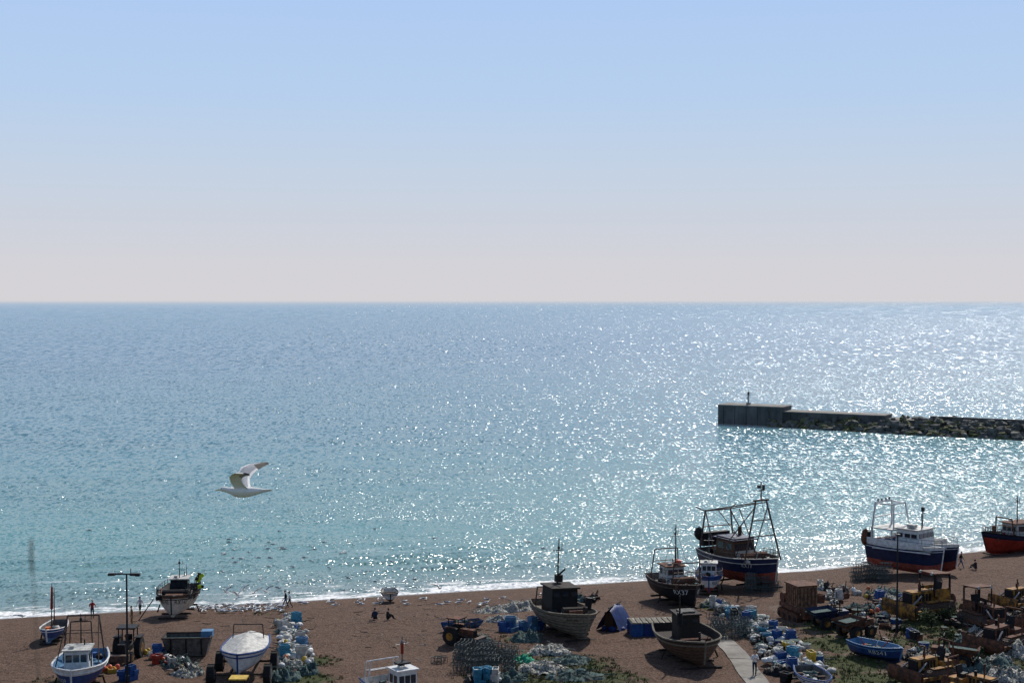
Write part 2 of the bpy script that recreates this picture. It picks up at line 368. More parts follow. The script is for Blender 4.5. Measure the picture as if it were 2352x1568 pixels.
# ------------------------------------------------------------------ boats
def hullf(L_,B,D_,wt=.7,sheer=.5,rake=.8,ex=.35):
    def P(t,s,side,inset=0):
        if t<.4: w_=wt+(1-wt)*math.sin(t/.4*math.pi/2)
        else: w_=max(0,1-((t-.4)/.6)**3.0)
        e=ex*.85+.30*t**3; sh=s**e
        y=side*max(0,B/2*w_*sh-inset)
        z0=.2*D_*max(0,(t-.82)/.18)**2
        H=D_+sheer*max(0,(t-.3)/.7)**2+sheer*.25*max(0,(.3-t)/.3)**2
        x=(t-1)*L_+rake*s*t**4-.25*s*(1-t)**4
        return Vector((x-(inset if t>.9 else -inset if t<.05 else 0),y,z0+s*(H-z0)))
    return P
def build_hull(m,P,cols,band=.42,deck=.72,inn='deck_grey',rail=None,stripe=None,railr=.05,nt_=28,ns=10):
    bot,top=cols; ts=[math.sin(i/nt_*math.pi/2) for i in range(nt_+1)]; ss=[(j/ns)**1.3 for j in range(ns+1)]
    def col(i,j):
        s=(ss[j]+ss[j+1])/2
        if s<band: return bot
        if stripe and s>stripe[0]: return stripe[1]
        return top
    for sd in(1,-1):
        m.grid([[P(t,s,sd) for s in ss] for t in ts],col)
        m.grid([[P(t,s,sd,.07) for s in (deck,.85,1)] for t in ts],inn)
        m.grid([[P(t,1,sd,i) for i in(0,.07)] for t in ts],rail or top)
        if rail:
            pts=[P(t,1,sd)+Vector((0,0,.02)) for t in ts]; m.tube(pts,railr,rail)
            pts=[P(t,.82,sd)*1 for t in ts]; m.tube([p+Vector((0,sd*.02,0)) for p in pts],railr*.7,rail)
    m.grid([[P(0,s,1) for s in ss],[Vector((P(0,s,1).x,0,P(0,s,1).z)) for s in ss],[P(0,s,-1) for s in ss]],lambda i,j:col(0,j),False)
    m.grid([[P(0,s,1,.07) for s in (deck,1)],[P(0,s,-1,.07) for s in (deck,1)]],inn,False)
    m.grid([[P(t,deck,1,.05) for t in ts],[P(t,deck,-1,.05) for t in ts]],inn,False)
    m.tube([P(1,s,1)+Vector((.03,0,0)) for s in ss],.07,rail or bot)
    m.tube([Vector((P(t,0,1).x,0,P(t,0,1).z-.06)) for t in ts],.09,bot)
def wheelhouse(m,x,z,l,w_,h,k,roof,win='glass_dark',slope=.1,nw=3):
    m.box((x,0,z+h/2),(l,w_,h),k,tx=.92,ty=.92); m.box((x,0,z+h+.05),(l*1.12,w_*1.1,.1),roof)
    for sx_ in(1,-1):
        for i in range(nw):
            y=(i-(nw-1)/2)*w_*.86/nw; m.box((x+sx_*(l/2-.025*l+.0),y,z+h*.7),(.05,w_*.7/nw,h*.3),win)
    for sy in(1,-1):
        for i in(-1,1): m.box((x+i*l*.22,sy*(w_/2*.945),z+h*.7),(l*.3,.05,h*.3),win)
    m.box((x-l*.1,w_/2*.975,z+h*.3),(l*.3,.03,h*.5),'black_paint')
    m.cyl((x-l*.3,w_*.2,z+h),(x-l*.3,w_*.2,z+h+.5),.05,'lamp_black',n=6); m.box((x+l*.2,-w_*.2,z+h+.2),(.4,.3,.2),'dirty_white')
def mast(m,x,z,h,k='lamp_black',r=.06,y=0,cross=True,stays=None):
    m.cyl((x,y,z),(x,y,z+h),r,k,r*.5,n=6)
    if cross:
        m.cyl((x,y-.5,z+h*.75),(x,y+.5,z+h*.75),r*.45,k,n=5); m.ell((x,y,z+h*.8),(.12,.12,.15),k,6,4)
        m.cyl((x,y+.3,z+h*.75),(x,y+.3,z+h*.9),r*.4,k,n=5)
    for s_ in stays or []: m.cyl((x,y,z+h*.95),s_,.018,k,n=4)
def gantry(m,x,z,w_,h,k,lean=0,top=1.0,r=.07,braces=True):
    a=[(x,-w_/2,z),(x+lean,-w_/2*top,z+h),(x+lean,w_/2*top,z+h),(x,w_/2,z)]
    m.tube(a,r,k,6)
    if braces:
        m.cyl((x+lean*.6,-w_/2*(1+(top-1)*.6),z+h*.6),(x+lean*.6,w_/2*(1+(top-1)*.6),z+h*.6),r*.7,k,n=5)
def rails(m,P,k,t0,t1,h=.55,r=.025,n=8):
    for sd in(1,-1):
        pr=None
        for i in range(n+1):
            t=t0+(t1-t0)*i/n; b=P(t,1,sd); tp=b+Vector((0,0,h)); m.cyl(b,tp,r,k,n=4)
            if pr: m.cyl(pr,tp,r,k,n=4); m.cyl(pr-Vector((0,0,h/2)),tp-Vector((0,0,h/2)),r*.7,k,n=4)
            pr=tp
def clutter_in(m,x0,x1,w_,z,n=14,cols=('plastic_blue','orange_plastic','net_teal','dirty_white','black_paint','rust')):
    for i in range(n):
        c_=random.choice(cols); p=(U(x0,x1),U(-w_/2,w_/2),z+U(.05,.25))
        if R()<.4: m.box(p,(U(.25,.6),U(.25,.5),U(.2,.45)),c_,rz=U(0,3))
        elif R()<.6: m.ell(p,(U(.2,.4),U(.2,.35),U(.15,.3)),c_,8,5,jit=.25)
        else:
            a=U(0,6.3); m.cyl(p,(p[0]+math.cos(a)*U(.5,1),p[1]+math.sin(a)*U(.2,.6),p[2]+U(.1,.9)),.035,c_,n=5)
def skids(m,L_,B):
    for i in range(4):
        x=-L_*(.1+.26*i); m.box((x,0,-.14),(.25,B*.7,.14),'dark_wood')
    for sd in(1,-1): m.cyl((-L_*.5,sd*B*.50,-.2),(-L_*.5,sd*B*.44,.5),.07,'dark_wood',n=6)
def text_on(P,txt,side,t0,t1,s0,s1,mat,parent,name='registration_number',off=0):
    cu=bpy.data.curves.new('t','FONT'); cu.body=txt; to=bpy.data.objects.new('t',cu); sc.collection.objects.link(to)
    bpy.context.view_layer.update()
    me=bpy.data.meshes.new_from_object(to.evaluated_get(bpy.context.evaluated_depsgraph_get())); bpy.data.objects.remove(to)
    bm=bmesh.new(); bm.from_mesh(me); 
    xs_=[v.co.x for v in bm.verts]; ys_=[v.co.y for v in bm.verts]
    x0,x1,y0,y1=min(xs_),max(xs_),min(ys_),max(ys_)
    for v in bm.verts:
        u=(v.co.x-x0)/(x1-x0); q=(v.co.y-y0)/(y1-y0)
        if side>0: u=1-u
        t=t0+(t1-t0)*u; s=s0+(s1-s0)*q
        p=P(t,s,side); e1=P(t+.01,s,side)-p; e2=P(t,min(1,s+.02),side)-p
        n=e1.cross(e2); n.normalize()
        if n.y*side<0: n=-n
        v.co=p+n*.03
    bm.to_mesh(me); bm.free(); me.materials.clear(); me.materials.append(mt[mat])
    o=bpy.data.objects.new(name,me); sc.collection.objects.link(o); o.parent=parent; return o
def place(m,name,px,py,yaw,up=.16,roll=0,pitch=0):
    p=G(px,py); o=m.obj(name,(p.x,p.y,p.z+up),rad(-90+yaw)); o.rotation_euler=(rad(roll),rad(pitch),rad(-90+yaw)); return o
# small twin-mast boat
m=MB(); P_=hullf(4.6,2.1,.9,.6,.3,.3); build_hull(m,P_,('light_blue','blue_paint'),.3,.5,'deck_grey','white_paint',None,.05); skids(m,4.6,2.1)
m.cyl((-2.7,0,.4),(-2.7,0,4.2),.06,'brown_wood',.03); m.cyl((-1.6,-.0,.4),(-1.5,.1,4.8),.05,'brown_wood',.03); m.cyl((-1.57,.05,2.6),(-1.5,.1,4.5),.13,'red_paint',.09)
m.box((-2,0,.55),(.3,1.7,.06),'dirty_white'); m.box((-3.2,0,.55),(.3,1.7,.06),'dirty_white'); clutter_in(m,-3.5,-1.2,1,.5,9)
place(m,'small_blue_fishing_boat',108,1482,5)
# blue/white boat bottom-left with gantry
m=MB(); P_=hullf(7,3.8,1.6,.75,.35,.4); build_hull(m,P_,('antifoul_red','blue_paint'),.3,.65,'light_blue','white_paint',(.7,'white_paint'),.07); skids(m,7,3.7)
wheelhouse(m,-2.9,1.0,1.9,1.8,1.75,'white_paint','dirty_white'); gantry(m,-5.6,1.3,3.0,3.3,'rust_steel',.3,.75,.06); gantry(m,-4.2,2.8,1.6,1.6,'rust_steel',0,.9,.05)
for sd in(1,-1): m.cyl((-5.3,sd*1.1,4.6),(-2.2,sd*1.5,1.5),.045,'rust_steel',n=5)
mast(m,-4.2,2.8,2.2); clutter_in(m,-6.5,-4.3,2.4,1.3,14); clutter_in(m,-1.6,-.8,1.2,1.2,5)
o=place(m,'blue_white_fishing_boat',165,1606,8); text_on(P_,'RX39',-1,.78,.93,.45,.62,'white_paint',o)
# RX142
m=MB(); P_=hullf(7.4,3.9,1.65,.75,.45,.3,.30); build_hull(m,P_,('cream_paint','cream_paint'),.08,.7,'deck_grey','dark_wood',(.9,'brown_wood'),.06); skids(m,7.6,3.9)
wheelhouse(m,-5.0,1.2,1.8,1.7,1.6,'black_paint','dirty_white'); mast(m,-4.6,2.8,1.9,r=.05); mast(m,-5.6,2.8,1.2,r=.04,y=.5,cross=False)
rails(m,P_,'black_paint',.05,.85,.55,.03,9); m.box((-1.6,0,1.6),(1.0,1.6,.7),'rust'); m.cyl((-2.2,-1.2,1.9),(-2.2,1.2,1.9),.35,'black_paint',n=10)
clutter_in(m,-4,-1,3.0,1.5,34,('black_paint','float_pink','net_teal','dirty_white','rust','cloth_navy','net_teal'))
for i in range(11):
    y=U(1.3,1.8); x=U(-3.5,-1.5); tx=x+U(-.4,.4); ty=y+U(.1,.7); h=U(2.4,3.8); m.cyl((x,y,1.3),(tx,ty,h),.02,'dark_wood',n=4)
    m.box((tx+.0,ty+.18,h-.2),(.03,.32,.3),'flag_lime' if i%3 else 'flag_black',rz=U(-.5,.5),rx=U(-.5,.5))
m.cyl((-2,-2.0,1.4),(-.5,-3.2,-.4),.05,'dark_wood',n=5)
o=place(m,'white_fishing_boat_rx142',394,1424,4); text_on(P_,'RX142',-1,.80,.965,.60,.80,'black_paint',o); text_on(P_,'RX142',1,.80,.965,.60,.80,'black_paint',o)
def dinghy(px,py,yaw,name,L_,B,D_,c1,c2,inn,rail,n=6,cols=None):
    m=MB(); P_=hullf(L_,B,D_,.65,.2,.25); build_hull(m,P_,(c1,c2),.35,.35,inn,rail,None,.045)
    for x in(-.35,-.6,-.82): m.box((x*L_,0,D_*.72),(.22,B*.85,.05),'brown_wood')
    if n: clutter_in(m,-L_*.8,-L_*.3,B*.4,D_*.5,n,cols or ('plastic_white','red_paint','plastic_blue','net_teal'))
    return place(m,name,px,py,yaw,.1),P_
dinghy(897,1386,8,'white_rowing_dinghy',3.4,1.75,.7,'brown_wood','white_paint','dirty_white','dark_wood',0)
o,P_=dinghy(2066,1526,38,'blue_rowing_boat_rb241',4.3,2.2,1.0,'navy_paint','blue_paint','light_blue','light_blue',12)
text_on(P_,'RB241',-1,.5,.8,.50,.78,'white_paint',o)
dinghy(1892,1602,5,'small_white_boat',4.6,2.3,.9,'dirty_white','white_paint','deck_grey','plastic_blue',14,('red_paint','plastic_white','black_paint','net_teal'))
dinghy(1020,1450,-60,'blue_skiff',3.4,1.3,.5,'plastic_blue','light_blue','deck_grey','blue_paint',3)
# bottom white wheelhouse boat
m=MB(); P_=hullf(7,2.9,1.5,.8,.3,.4); build_hull(m,P_,('navy_paint','white_paint'),.4,.65,'dirty_white','blue_paint',None,.06)
wheelhouse(m,-3.0,1.1,1.4,1.5,1.9,'white_paint','white_paint'); mast(m,-3.1,3.0,2.2,'steel',.06); m.cyl((-3.1,0,4.0),(-3.1,0,4.8),.1,'red_paint',n=6); m.box((-3.1,0,3.4),(.7,.9,.12),'black_paint')
gantry(m,-5.9,1.4,2.3,1.7,'plastic_white',.2,.9,.05); gantry(m,-6.4,1.4,2.3,1.5,'plastic_white',0,.9,.04); clutter_in(m,-6,-4,2,1.3,12)
place(m,'white_cabin_boat',975,1672,32)
# RX16
m=MB(); P_=hullf(8.6,4.5,1.65,.74,.55,.35,.30); build_hull(m,P_,('weathered_wood','weathered_wood'),.3,.72,'weathered_wood','weathered_wood',None,.08,28,12); skids(m,8.6,4.3)
for s_ in(.2,.35,.5,.64,.9):
    for sd in(1,-1): m.tube([P_(t/20,s_,sd)+Vector((0,sd*.01,0)) for t in range(21)],.02,'dark_wood',4)
m.box((-6.0,0,2.2),(2.4,2.4,2.3),'black_paint',tx=.96,ty=.96); m.box((-6.0,0,3.41),(2.7,2.65,.13),'dark_wood')
for y in(-.8,0,.8): m.box((-4.80,y,2.9),(.05,.5,.4),'glass_dark')
mast(m,-6.6,3.4,4.0,'dark_wood',.08,0,True); m.cyl((-6.6,0,4.2),(-6.2,.5,4.8),.08,'lamp_black'); m.box((-6.9,.2,3.9),(.5,.6,.6),'dark_wood')
m.box((-2.6,0,1.7),(1.0,1.3,.7),'rust'); m.cyl((-2.6,-1.1,2.0),(-2.6,1.1,2.0),.28,'dark_wood',n=8); m.cyl((-.6,0,1.8),(-.6,0,2.7),.12,'dark_wood'); m.cyl((-4,1.8,1.7),(-4,1.9,2.7),.3,'black_paint',n=8)
gantry(m,-7.9,1.4,3.0,1.6,'rust_steel',0,.9,.06)
clutter_in(m,-4.3,-1,2.6,1.4,20,('rust','net_teal','dirty_white','black_paint'))
o=place(m,'wooden_fishing_boat_rx16',1346,1476,20,.16,roll=-2)
text_on(P_,'RX16',-1,.84,.93,.72,.86,'black_paint',o); text_on(P_,'RX16',1,.86,.96,.72,.86,'black_paint',o)
# RX37
m=MB(); P_=hullf(8,3.9,1.75,.75,.45,.4); build_hull(m,P_,('black_paint','black_paint'),.3,.7,'deck_grey','rust_steel',(.88,'dark_wood'),.07); skids(m,8,3.9)
wheelhouse(m,-5.2,1.4,1.9,1.9,1.7,'dirty_white','rust'); mast(m,-4.4,2.9,4.2,'lamp_black',.06,0,True,[(-.3,0,2.2),(-7.5,0,2.0)]); gantry(m,-6.8,1.6,3,2.9,'rust_steel',.3,.8,.06)
gantry(m,-1.9,1.7,2.8,2.2,'rust_steel',.1,.95,.06); rails(m,P_,'rust_steel',.1,.9,.6,.03,8); m.cyl((-2.6,-1.1,2.1),(-2.6,1.1,2.1),.35,'rust',n=8); mast(m,-6.6,2.7,4.6,'lamp_black',.04,1.1,False)
m.ell((-4.8,.5,3.5),(.35,.35,.2),'float_pink'); clutter_in(m,-5,-1,2.8,1.6,40,('rust','net_teal','dirty_white','black_paint','black_paint'))
o=place(m,'black_fishing_boat_rx37',1596,1401,18); text_on(P_,'RX37',-1,.76,.93,.55,.78,'white_paint',o); text_on(P_,'RX37',1,.85,.97,.55,.78,'white_paint',o)
# brown boat
m=MB(); P_=hullf(7.6,4.7,1.65,.78,.4,.35,.30); build_hull(m,P_,('brown_wood','brown_wood'),.3,.70,'dark_wood','weathered_wood',(.9,'dark_wood'),.08,28,12); skids(m,7.6,4.6)
for s_ in(.18,.32,.46,.6):
    for sd in(1,-1): m.tube([P_(t/20,s_,sd)+Vector((0,sd*.01,0)) for t in range(21)],.02,'dark_wood',4)
m.box((-5.0,.1,2.05),(1.9,1.75,2.1),'dark_wood',tx=.97,ty=.97); m.box((-5.0,.1,3.16),(2.15,2.0,.12),'dark_wood'); m.box((-5.0,.1,3.28),(1.2,1.2,.14),'deck_grey')
for y in(-.45,.45): m.box((-4.06,y+.1,2.7),(.05,.5,.35),'glass_dark')
m.cyl((-3.2,-.9,1.3),(-3.2,-.9,4.9),.09,'dark_wood',.06); m.cyl((-3.2,-.9,2.6),(-3.2,-.9,3.6),.22,'black_paint',n=8); m.cyl((-1.1,0,1.5),(-1.1,0,2.5),.1,'dark_wood')
m.cyl((-2.2,-1.2,1.6),(-2.2,1.2,1.6),.22,'rust',n=8); clutter_in(m,-3,-1,2.2,1.3,8,('dark_wood','rust','black_paint'))
place(m,'brown_wooden_fishing_boat',1618,1540,10,.16,roll=1)
# small blue-white behind
m=MB(); P_=hullf(6,2.7,1.4,.75,.35,.35); build_hull(m,P_,('antifoul_red','white_paint'),.3,.65,'deck_grey','blue_paint',(.75,'blue_paint'),.06); skids(m,6,2.7)
wheelhouse(m,-3.4,1.0,1.5,1.6,1.5,'white_paint','dirty_white'); mast(m,-3.4,2.5,3.0,'steel',.05); clutter_in(m,-3,-1,1.6,1.2,14); rails(m,P_,'steel',.3,.95,.5)
o=place(m,'blue_white_harbour_boat',1628,1368,-8); text_on(P_,'RX58',1,.8,.93,.50,.7,'black_paint',o)
# RX77
m=MB(); P_=hullf(10.4,5.2,2.5,.82,.6,.45,.28); build_hull(m,P_,('antifoul_red','navy_paint'),.47,.74,'deck_grey','cream_paint',(.93,'navy_paint'),.06,30,14); skids(m,10.8,5.2)
wheelhouse(m,-6.6,1.9,3.2,2.8,2.2,'brown_wood','navy_paint',nw=4); m.box((-6.6,0,4.26),(3.0,2.6,.14),'navy_paint'); m.box((-4.98,0,2.7),(.05,2.3,.7),'cream_paint')
m.cyl((-7,.9,4.2),(-7,.9,5.2),.2,'rust',n=8)
k='rust_steel'; x=-2.0; zt=8.6
for sd in(1,-1): m.cyl((x,sd*2.3,2.4),(x-.3,sd*.65,zt),.09,k,n=6)
m.cyl((x-.3,-.95,zt),(x-.3,.95,zt),.1,k,n=6); m.cyl((x-.12,-1.6,5.0),(x-.12,1.6,5.0),.06,k,n=6); m.cyl((x-.2,-1.15,6.6),(x-.2,1.15,6.6),.06,k,n=6)
m.cyl((x-.3,0,zt),(x-.3,0,zt+1.9),.08,k,.04,n=6); m.cyl((x-.3,-.5,zt+1),(x-.3,.5,zt+1),.05,k,n=5); m.box((x-.3,.3,zt+1.3),(.2,.2,.5),'lamp_black'); m.box((x-.3,-.3,zt+1.4),(.25,.25,.3),'lamp_black')
gantry(m,-9.8,2.4,4.4,4.3,k,.2,.75,.09)
for sd in(1,-1):
    m.cyl((-9.6,sd*1.6,6.7),(-2.3,sd*.65,zt-.2),.055,k,n=5); m.cyl((-9.6,sd*1.6,6.6),(-6.8,sd*2.4,2.5),.06,k,n=5); m.cyl((-2.2,sd*.8,8),(-6.3,sd*2.3,2.7),.055,k,n=5)
    m.cyl((-9.7,sd*1.7,6.7),(-10.0,sd*2.6,7.1),.06,k,n=5)
m.cyl((-2.3,0,zt),(.1,0,3.2),.025,k,n=4); m.cyl((-3,.2,2.5),(-6.3,.3,7.2),.06,k,n=5); m.cyl((-9.6,0,6.7),(-6,0,4.3),.05,k,n=5)
m.cyl((-3.4,-1.5,2.7),(-3.4,1.5,2.7),.42,'rust',n=10); m.box((-10.2,0,3.6),(.8,3.4,1.4),'black_paint'); m.ell((-10.5,-1.8,4.2),(.6,.5,.7),'black_paint',8,5,jit=.2)
rails(m,P_,'rust_steel',.5,.97,.55,.035,8); clutter_in(m,-9.2,-8.2,3.6,2.5,18,('rust','net_teal','black_paint','float_pink')); clutter_in(m,-5,-1.6,3.6,2.3,34,('rust','net_teal','black_paint','dirty_white'))
o=place(m,'navy_trawler_rx77',1780,1356,28,.2)
text_on(P_,'RX77',-1,.72,.82,.68,.84,'cream_paint',o); text_on(P_,'RX77',1,.92,.99,.68,.82,'cream_paint',o)
# catamaran
m=MB(); Lc,Bc=9.6,5.4
for sd in(1,-1):
    Ph=hullf(Lc,2.1,2.9,.85,.4,.4,.3); m.T=Matrix.Translation((0,sd*1.6,0))
    build_hull(m,Ph,('antifoul_red','navy_paint'),.36,.9,'dirty_white','white_paint',(.92,'white_paint'),.06,24,12)
m.T=Matrix.Identity(4)
m.box((-Lc/2-.6,0,2.35),(Lc-2.2,1.7,.7),'navy_paint'); m.box((-Lc/2-.3,0,2.76),(Lc-1.2,4.9,.1),'dirty_white')
for sd in(1,-1): m.box((-Lc/2-.8,sd*2.6,3.15),(Lc-2,.08,.7),'white_paint'); m.cyl((-Lc+1,sd*2.66,2.3),(-.8,sd*2.62,2.5),.07,'white_paint')
m.box((-4.4,-.1,3.8),(3.4,3.4,2.0),'white_paint',tx=.85,ty=.92); m.box((-4.5,-.1,4.86),(3.4,3.5,.14),'dirty_white')
for y in(-1.2,-.4,.4,1.2): m.box((-2.87,y-.1,4.2),(.12,.62,.55),'glass_dark',ry=-.22)
for sd in(1,-1):
    for x in(-5.4,-4.4,-3.5): m.box((x,sd*1.62-.1,4.15),(.7,.12,.45),'glass_dark')
m.box((-7.6,0,4.6),(3.2,4.4,.12),'dirty_white')
for x in(-9,-6.3):
    for sd in(1,-1): m.cyl((x,sd*2.1,2.8),(x,sd*2.1,4.6),.07,'white_paint')
gantry(m,-9.1,3.2,4.4,4.4,'white_paint',.3,.8,.12); gantry(m,-6.3,4.6,3.4,3.0,'white_paint',-.3,.7,.09)
for sd in(1,-1): m.cyl((-8.8,sd*1.7,7.5),(-6.5,sd*1.2,7.5),.08,'white_paint')
for y in(-1.2,-.4,.5,1.2): m.cyl((-8.8,y,7.6),(-8.8,y,8.0),.1,'lamp_black',n=6)
m.cyl((-3.8,.6,4.9),(-3.8,.6,7.4),.06,'lamp_black'); m.cyl((-3.8,.2,6.6),(-3.8,1.0,6.6),.05,'lamp_black'); m.box((-3.8,.6,7.1),(.3,.3,.5),'lamp_black'); m.cyl((-3.2,-.6,4.9),(-3.2,-.6,6.7),.05,'lamp_black'); m.box((-4.3,-.9,5.2),(1,.7,.4),'dirty_white')
pr=None
for x,y in((-6,-2.6),(-4,-2.6),(-2,-2.5),(-.6,-2),(.2,-1.6),(-.6,-.5),(-.6,.5),(.2,1.6),(-.6,2.1),(-2,2.5),(-4,2.6)):
    q=Vector((x,y,4.0)); m.cyl((x,y,3.1),q,.03,'steel',n=4)
    if pr: m.cyl(pr,q,.03,'steel',n=4); m.cyl(pr-Vector((0,0,.4)),q-Vector((0,0,.4)),.025,'steel',n=4)
    pr=q
m.box((-9.6,-2.0,3.4),(.8,1.0,1.4),'black_paint'); m.ell((-9.8,-2.4,3.4),(.5,.5,1.0),'rust',8,5,jit=.2)
clutter_in(m,-9,-6.5,3.4,3.0,16); m.v=[v*.9 for v in m.v]
place(m,'blue_white_catamaran_fishing_boat',2178,1322,42,.2)
# red boat right edge
m=MB(); P_=hullf(10.5,4.4,1.9,.7,.8,.8,.30); build_hull(m,P_,('red_paint','red_paint'),.5,.74,'deck_grey','black_paint',(.80,'navy_paint'),.08); skids(m,10,4.2)
wheelhouse(m,-5.2,1.4,3.2,2.4,2.0,'dirty_white','rust'); mast(m,-5,3.4,3.2,'lamp_black',.08,0,True,[(0,0,2.8)]); gantry(m,-3,1.7,3,2.4,'rust',.2,.8,.08); gantry(m,-9.4,1.7,3.4,3.2,'rust',0,.8,.08)
rails(m,P_,'rust_steel',.55,.98,.6,.035,7); m.cyl((-1.2,0,2.2),(-1.2,0,3.3),.25,'rust',n=8); m.cyl((-7.2,.2,3.4),(-7.2,.2,6.6),.04,'lamp_black'); clutter_in(m,-4,-1,2.4,1.8,26,('rust','black_paint','red_paint','dirty_white','net_teal'))
place(m,'red_fishing_boat',2266,1276,-62,.2)
# ------------------------------------------------------------------ machines
def tracks(m,L_,W,h,k='rust_steel'):
    for sd in(1,-1):
        pts=[]; r=h/2
        for i in range(7): a=math.pi/2+math.pi*i/6; pts.append((-L_/2+r+r*math.cos(a),r+r*math.sin(a)))
        for i in range(7): a=-math.pi/2+math.pi*i/6; pts.append((L_/2-r+r*math.cos(a),r+r*math.sin(a)))
        n=len(pts); y0=sd*W/2-.22; y1=sd*W/2+.22
        vs=[(x,y0,z) for x,z in pts]+[(x,y1,z) for x,z in pts]
        m.add(vs,[(i,(i+1)%n,n+(i+1)%n,n+i) for i in range(n)]+[tuple(range(n-1,-1,-1)),tuple(range(n,2*n))],k)
        for i in range(int(L_/.22)): 
            x=-L_/2+r*.6+i*.22
            if x<L_/2-r*.5: m.box((x,sd*W/2,h+.02),(.06,.48,.06),k)
        for i in range(4): m.cyl((-L_/2+r+(L_-2*r)*i/3,sd*(W/2+.20),r*.8),(-L_/2+r+(L_-2*r)*i/3,sd*(W/2+.26),r*.8),r*.5,'rubber',n=10)
def bulldozer(px,py,yaw,name='bulldozer',col='rusty_yellow',cab=True,s=1.0):
    m=MB(); tracks(m,3.0,1.9,.95); m.box((.6,0,1.25),(1.8,.95,.75),col,tx=.97,ty=.85); m.box((1.52,0,1.2),(.08,.8,.7),'black_paint'); m.cyl((.7,.2,1.6),(.7,.2,2.4),.06,'rust'); m.cyl((.3,-.2,1.6),(.3,-.2,1.95),.1,'black_paint')
    for i in range(5):
        for sd in(1,-1): m.box((.05+i*.28,sd*.46,1.25),(.12,.06,.45),'black_paint')
    m.box((-.9,0,1.1),(1.1,1.5,.45),col,tx=.9); m.box((-.8,0,1.45),(.5,.6,.25),'black_paint'); m.box((-1.05,0,1.75),(.12,.6,.6),'black_paint',ry=-.2)
    for sd in(1,-1): m.box((.9,sd*1.3,.55),(2.4,.14,.22),col); m.cyl((.9,sd*.6,1.4),(2.0,sd*.8,.8),.06,'steel'); m.cyl((-.2,sd*.35,1.5),(-.1,sd*.38,1.95),.03,'black_paint',n=5); m.box((-.1,sd*.95,1.05),(1.8,.4,.06),col)
    B=[[Vector((2.15+.18*math.cos(a*1.3),y,.15+.95*(a+1)/2)) for a in(-1,-.5,0,.5,1)] for y in(-1.5,0,1.5)]; m.grid(B,'rust' if R()<.6 else col); m.box((2.1,0,.6),(.1,2.9,.8),'rust')
    m.cyl((-1.65,-.5,.9),(-1.65,.5,.9),.3,'rust',n=12)
    for y in(-.55,.55): m.cyl((-1.65,y-.03,.9),(-1.65,y+.03,.9),.42,'rust',n=12)
    m.tube([(-1.5,-.6,1.0),(-1.5,-.6,2.5),(-1.5,.6,2.5),(-1.5,.6,1.0)],.06,'rust',6)
    if cab:
        for x in(-1.4,-.15):
            for y in(-.65,.65): m.cyl((x,y,1.3),(x,y,2.6),.05,'black_paint',n=5)
        m.box((-.78,0,2.65),(1.4,1.4,.08),'rust',ry=-.06); m.box((-.78,.67,1.5),(1.2,.05,.45),col); m.box((-.78,-.67,1.5),(1.2,.05,.45),col)
        for y in(-.5,.5): m.cyl((-.1,y,2.7),(0,y,2.7),.1,'dirty_white',n=8)
    m.v=[v*s for v in m.v]
    return place(m,name,px,py,yaw,.0)
def wheel(m,x,y,r,w_,k='rubber',hub='rusty_yellow'):
    m.cyl((x,y-w_/2,r),(x,y+w_/2,r),r,k,n=16); m.cyl((x,y-w_/2-.02,r),(x,y+w_/2+.02,r),r*.5,hub,n=10)
    for i in range(12):
        a=i*math.pi/6; m.box((x+r*math.cos(a),y,r+r*math.sin(a)),(.07,w_,.09),k,ry=-a)
def tractor(px,py,yaw,name='tractor',col='blue_paint',s=1.0):
    m=MB()
    for y in(-.85,.85): wheel(m,-.7,y,.8,.45); wheel(m,1.3,y*.85,.45,.28)
    m.box((.75,0,1.15),(1.6,.7,.7),col,tx=.97,ty=.85); m.box((1.56,0,1.15),(.04,.6,.55),'black_paint'); m.box((-.3,0,.8),(2.6,.5,.4),'black_paint'); m.cyl((.8,.2,1.5),(.8,.2,2.2),.05,'rust')
    for x in(-1.1,.0):
        for y in(-.6,.6): m.cyl((x,y,1.2),(x,y,2.4),.05,'black_paint',n=5)
    m.box((-.55,0,2.45),(1.4,1.5,.12),col); m.box((-.7,0,1.25),(.5,.5,.25),'black_paint'); m.box((-.95,0,1.55),(.1,.5,.5),'black_paint')
    m.cyl((0,0,1.4),(-.25,0,1.75),.03,'black_paint'); m.cyl((-.25,0,1.75),(-.28,0,1.78),.2,'black_paint',n=12)
    for y in(-.85,.85): m.box((-.7,y,1.68),(1.1,.5,.06),col)
    m.box((2.1,0,.6),(.5,1.6,.5),'rust_steel')
    for y in(-.4,.4): m.cyl((0,y,1),(2,y,.6),.05,'rust_steel')
    m.v=[v*s for v in m.v]
    return place(m,name,px,py,yaw,0)
def dumper(px,py,yaw,name='site_dumper',col='rust'):
    m=MB()
    for y in(-.8,.8): wheel(m,.7,y,.55,.4); wheel(m,-.9,y,.5,.35)
    m.box((-.2,0,.75),(2.6,.8,.3),'rust_steel'); m.box((-1.1,0,1.15),(1.0,.9,.6),col)
    v=[(-.1,-.6,.9),(1.2,-.6,.85),(1.2,.6,.85),(-.1,.6,.9),(-.35,-1,1.7),(1.9,-.95,1.55),(1.9,.95,1.55),(-.35,1,1.7)]
    m.add(v,[(0,3,2,1),(0,1,5,4),(1,2,6,5),(2,3,7,6),(3,0,4,7)],col); v2=[(a,b*.95,c_-.25) for a,b,c_ in v[4:]]; m.add(v2,[(0,1,2,3)],'net_teal')
    m.tube([(-.7,-.5,1.4),(-.7,-.5,2.4),(-.7,.5,2.4),(-.7,.5,1.4)],.05,'black_paint'); m.box((-.9,0,1.5),(.4,.5,.12),'black_paint')
    return place(m,name,px,py,yaw,0)
bulldozer(2125,1412,-62,s=1.4); bulldozer(2262,1440,20,'rusty_bulldozer','rust',True,1.25); bulldozer(2300,1490,-50,'rusty_bulldozer','rust',False,1.2)
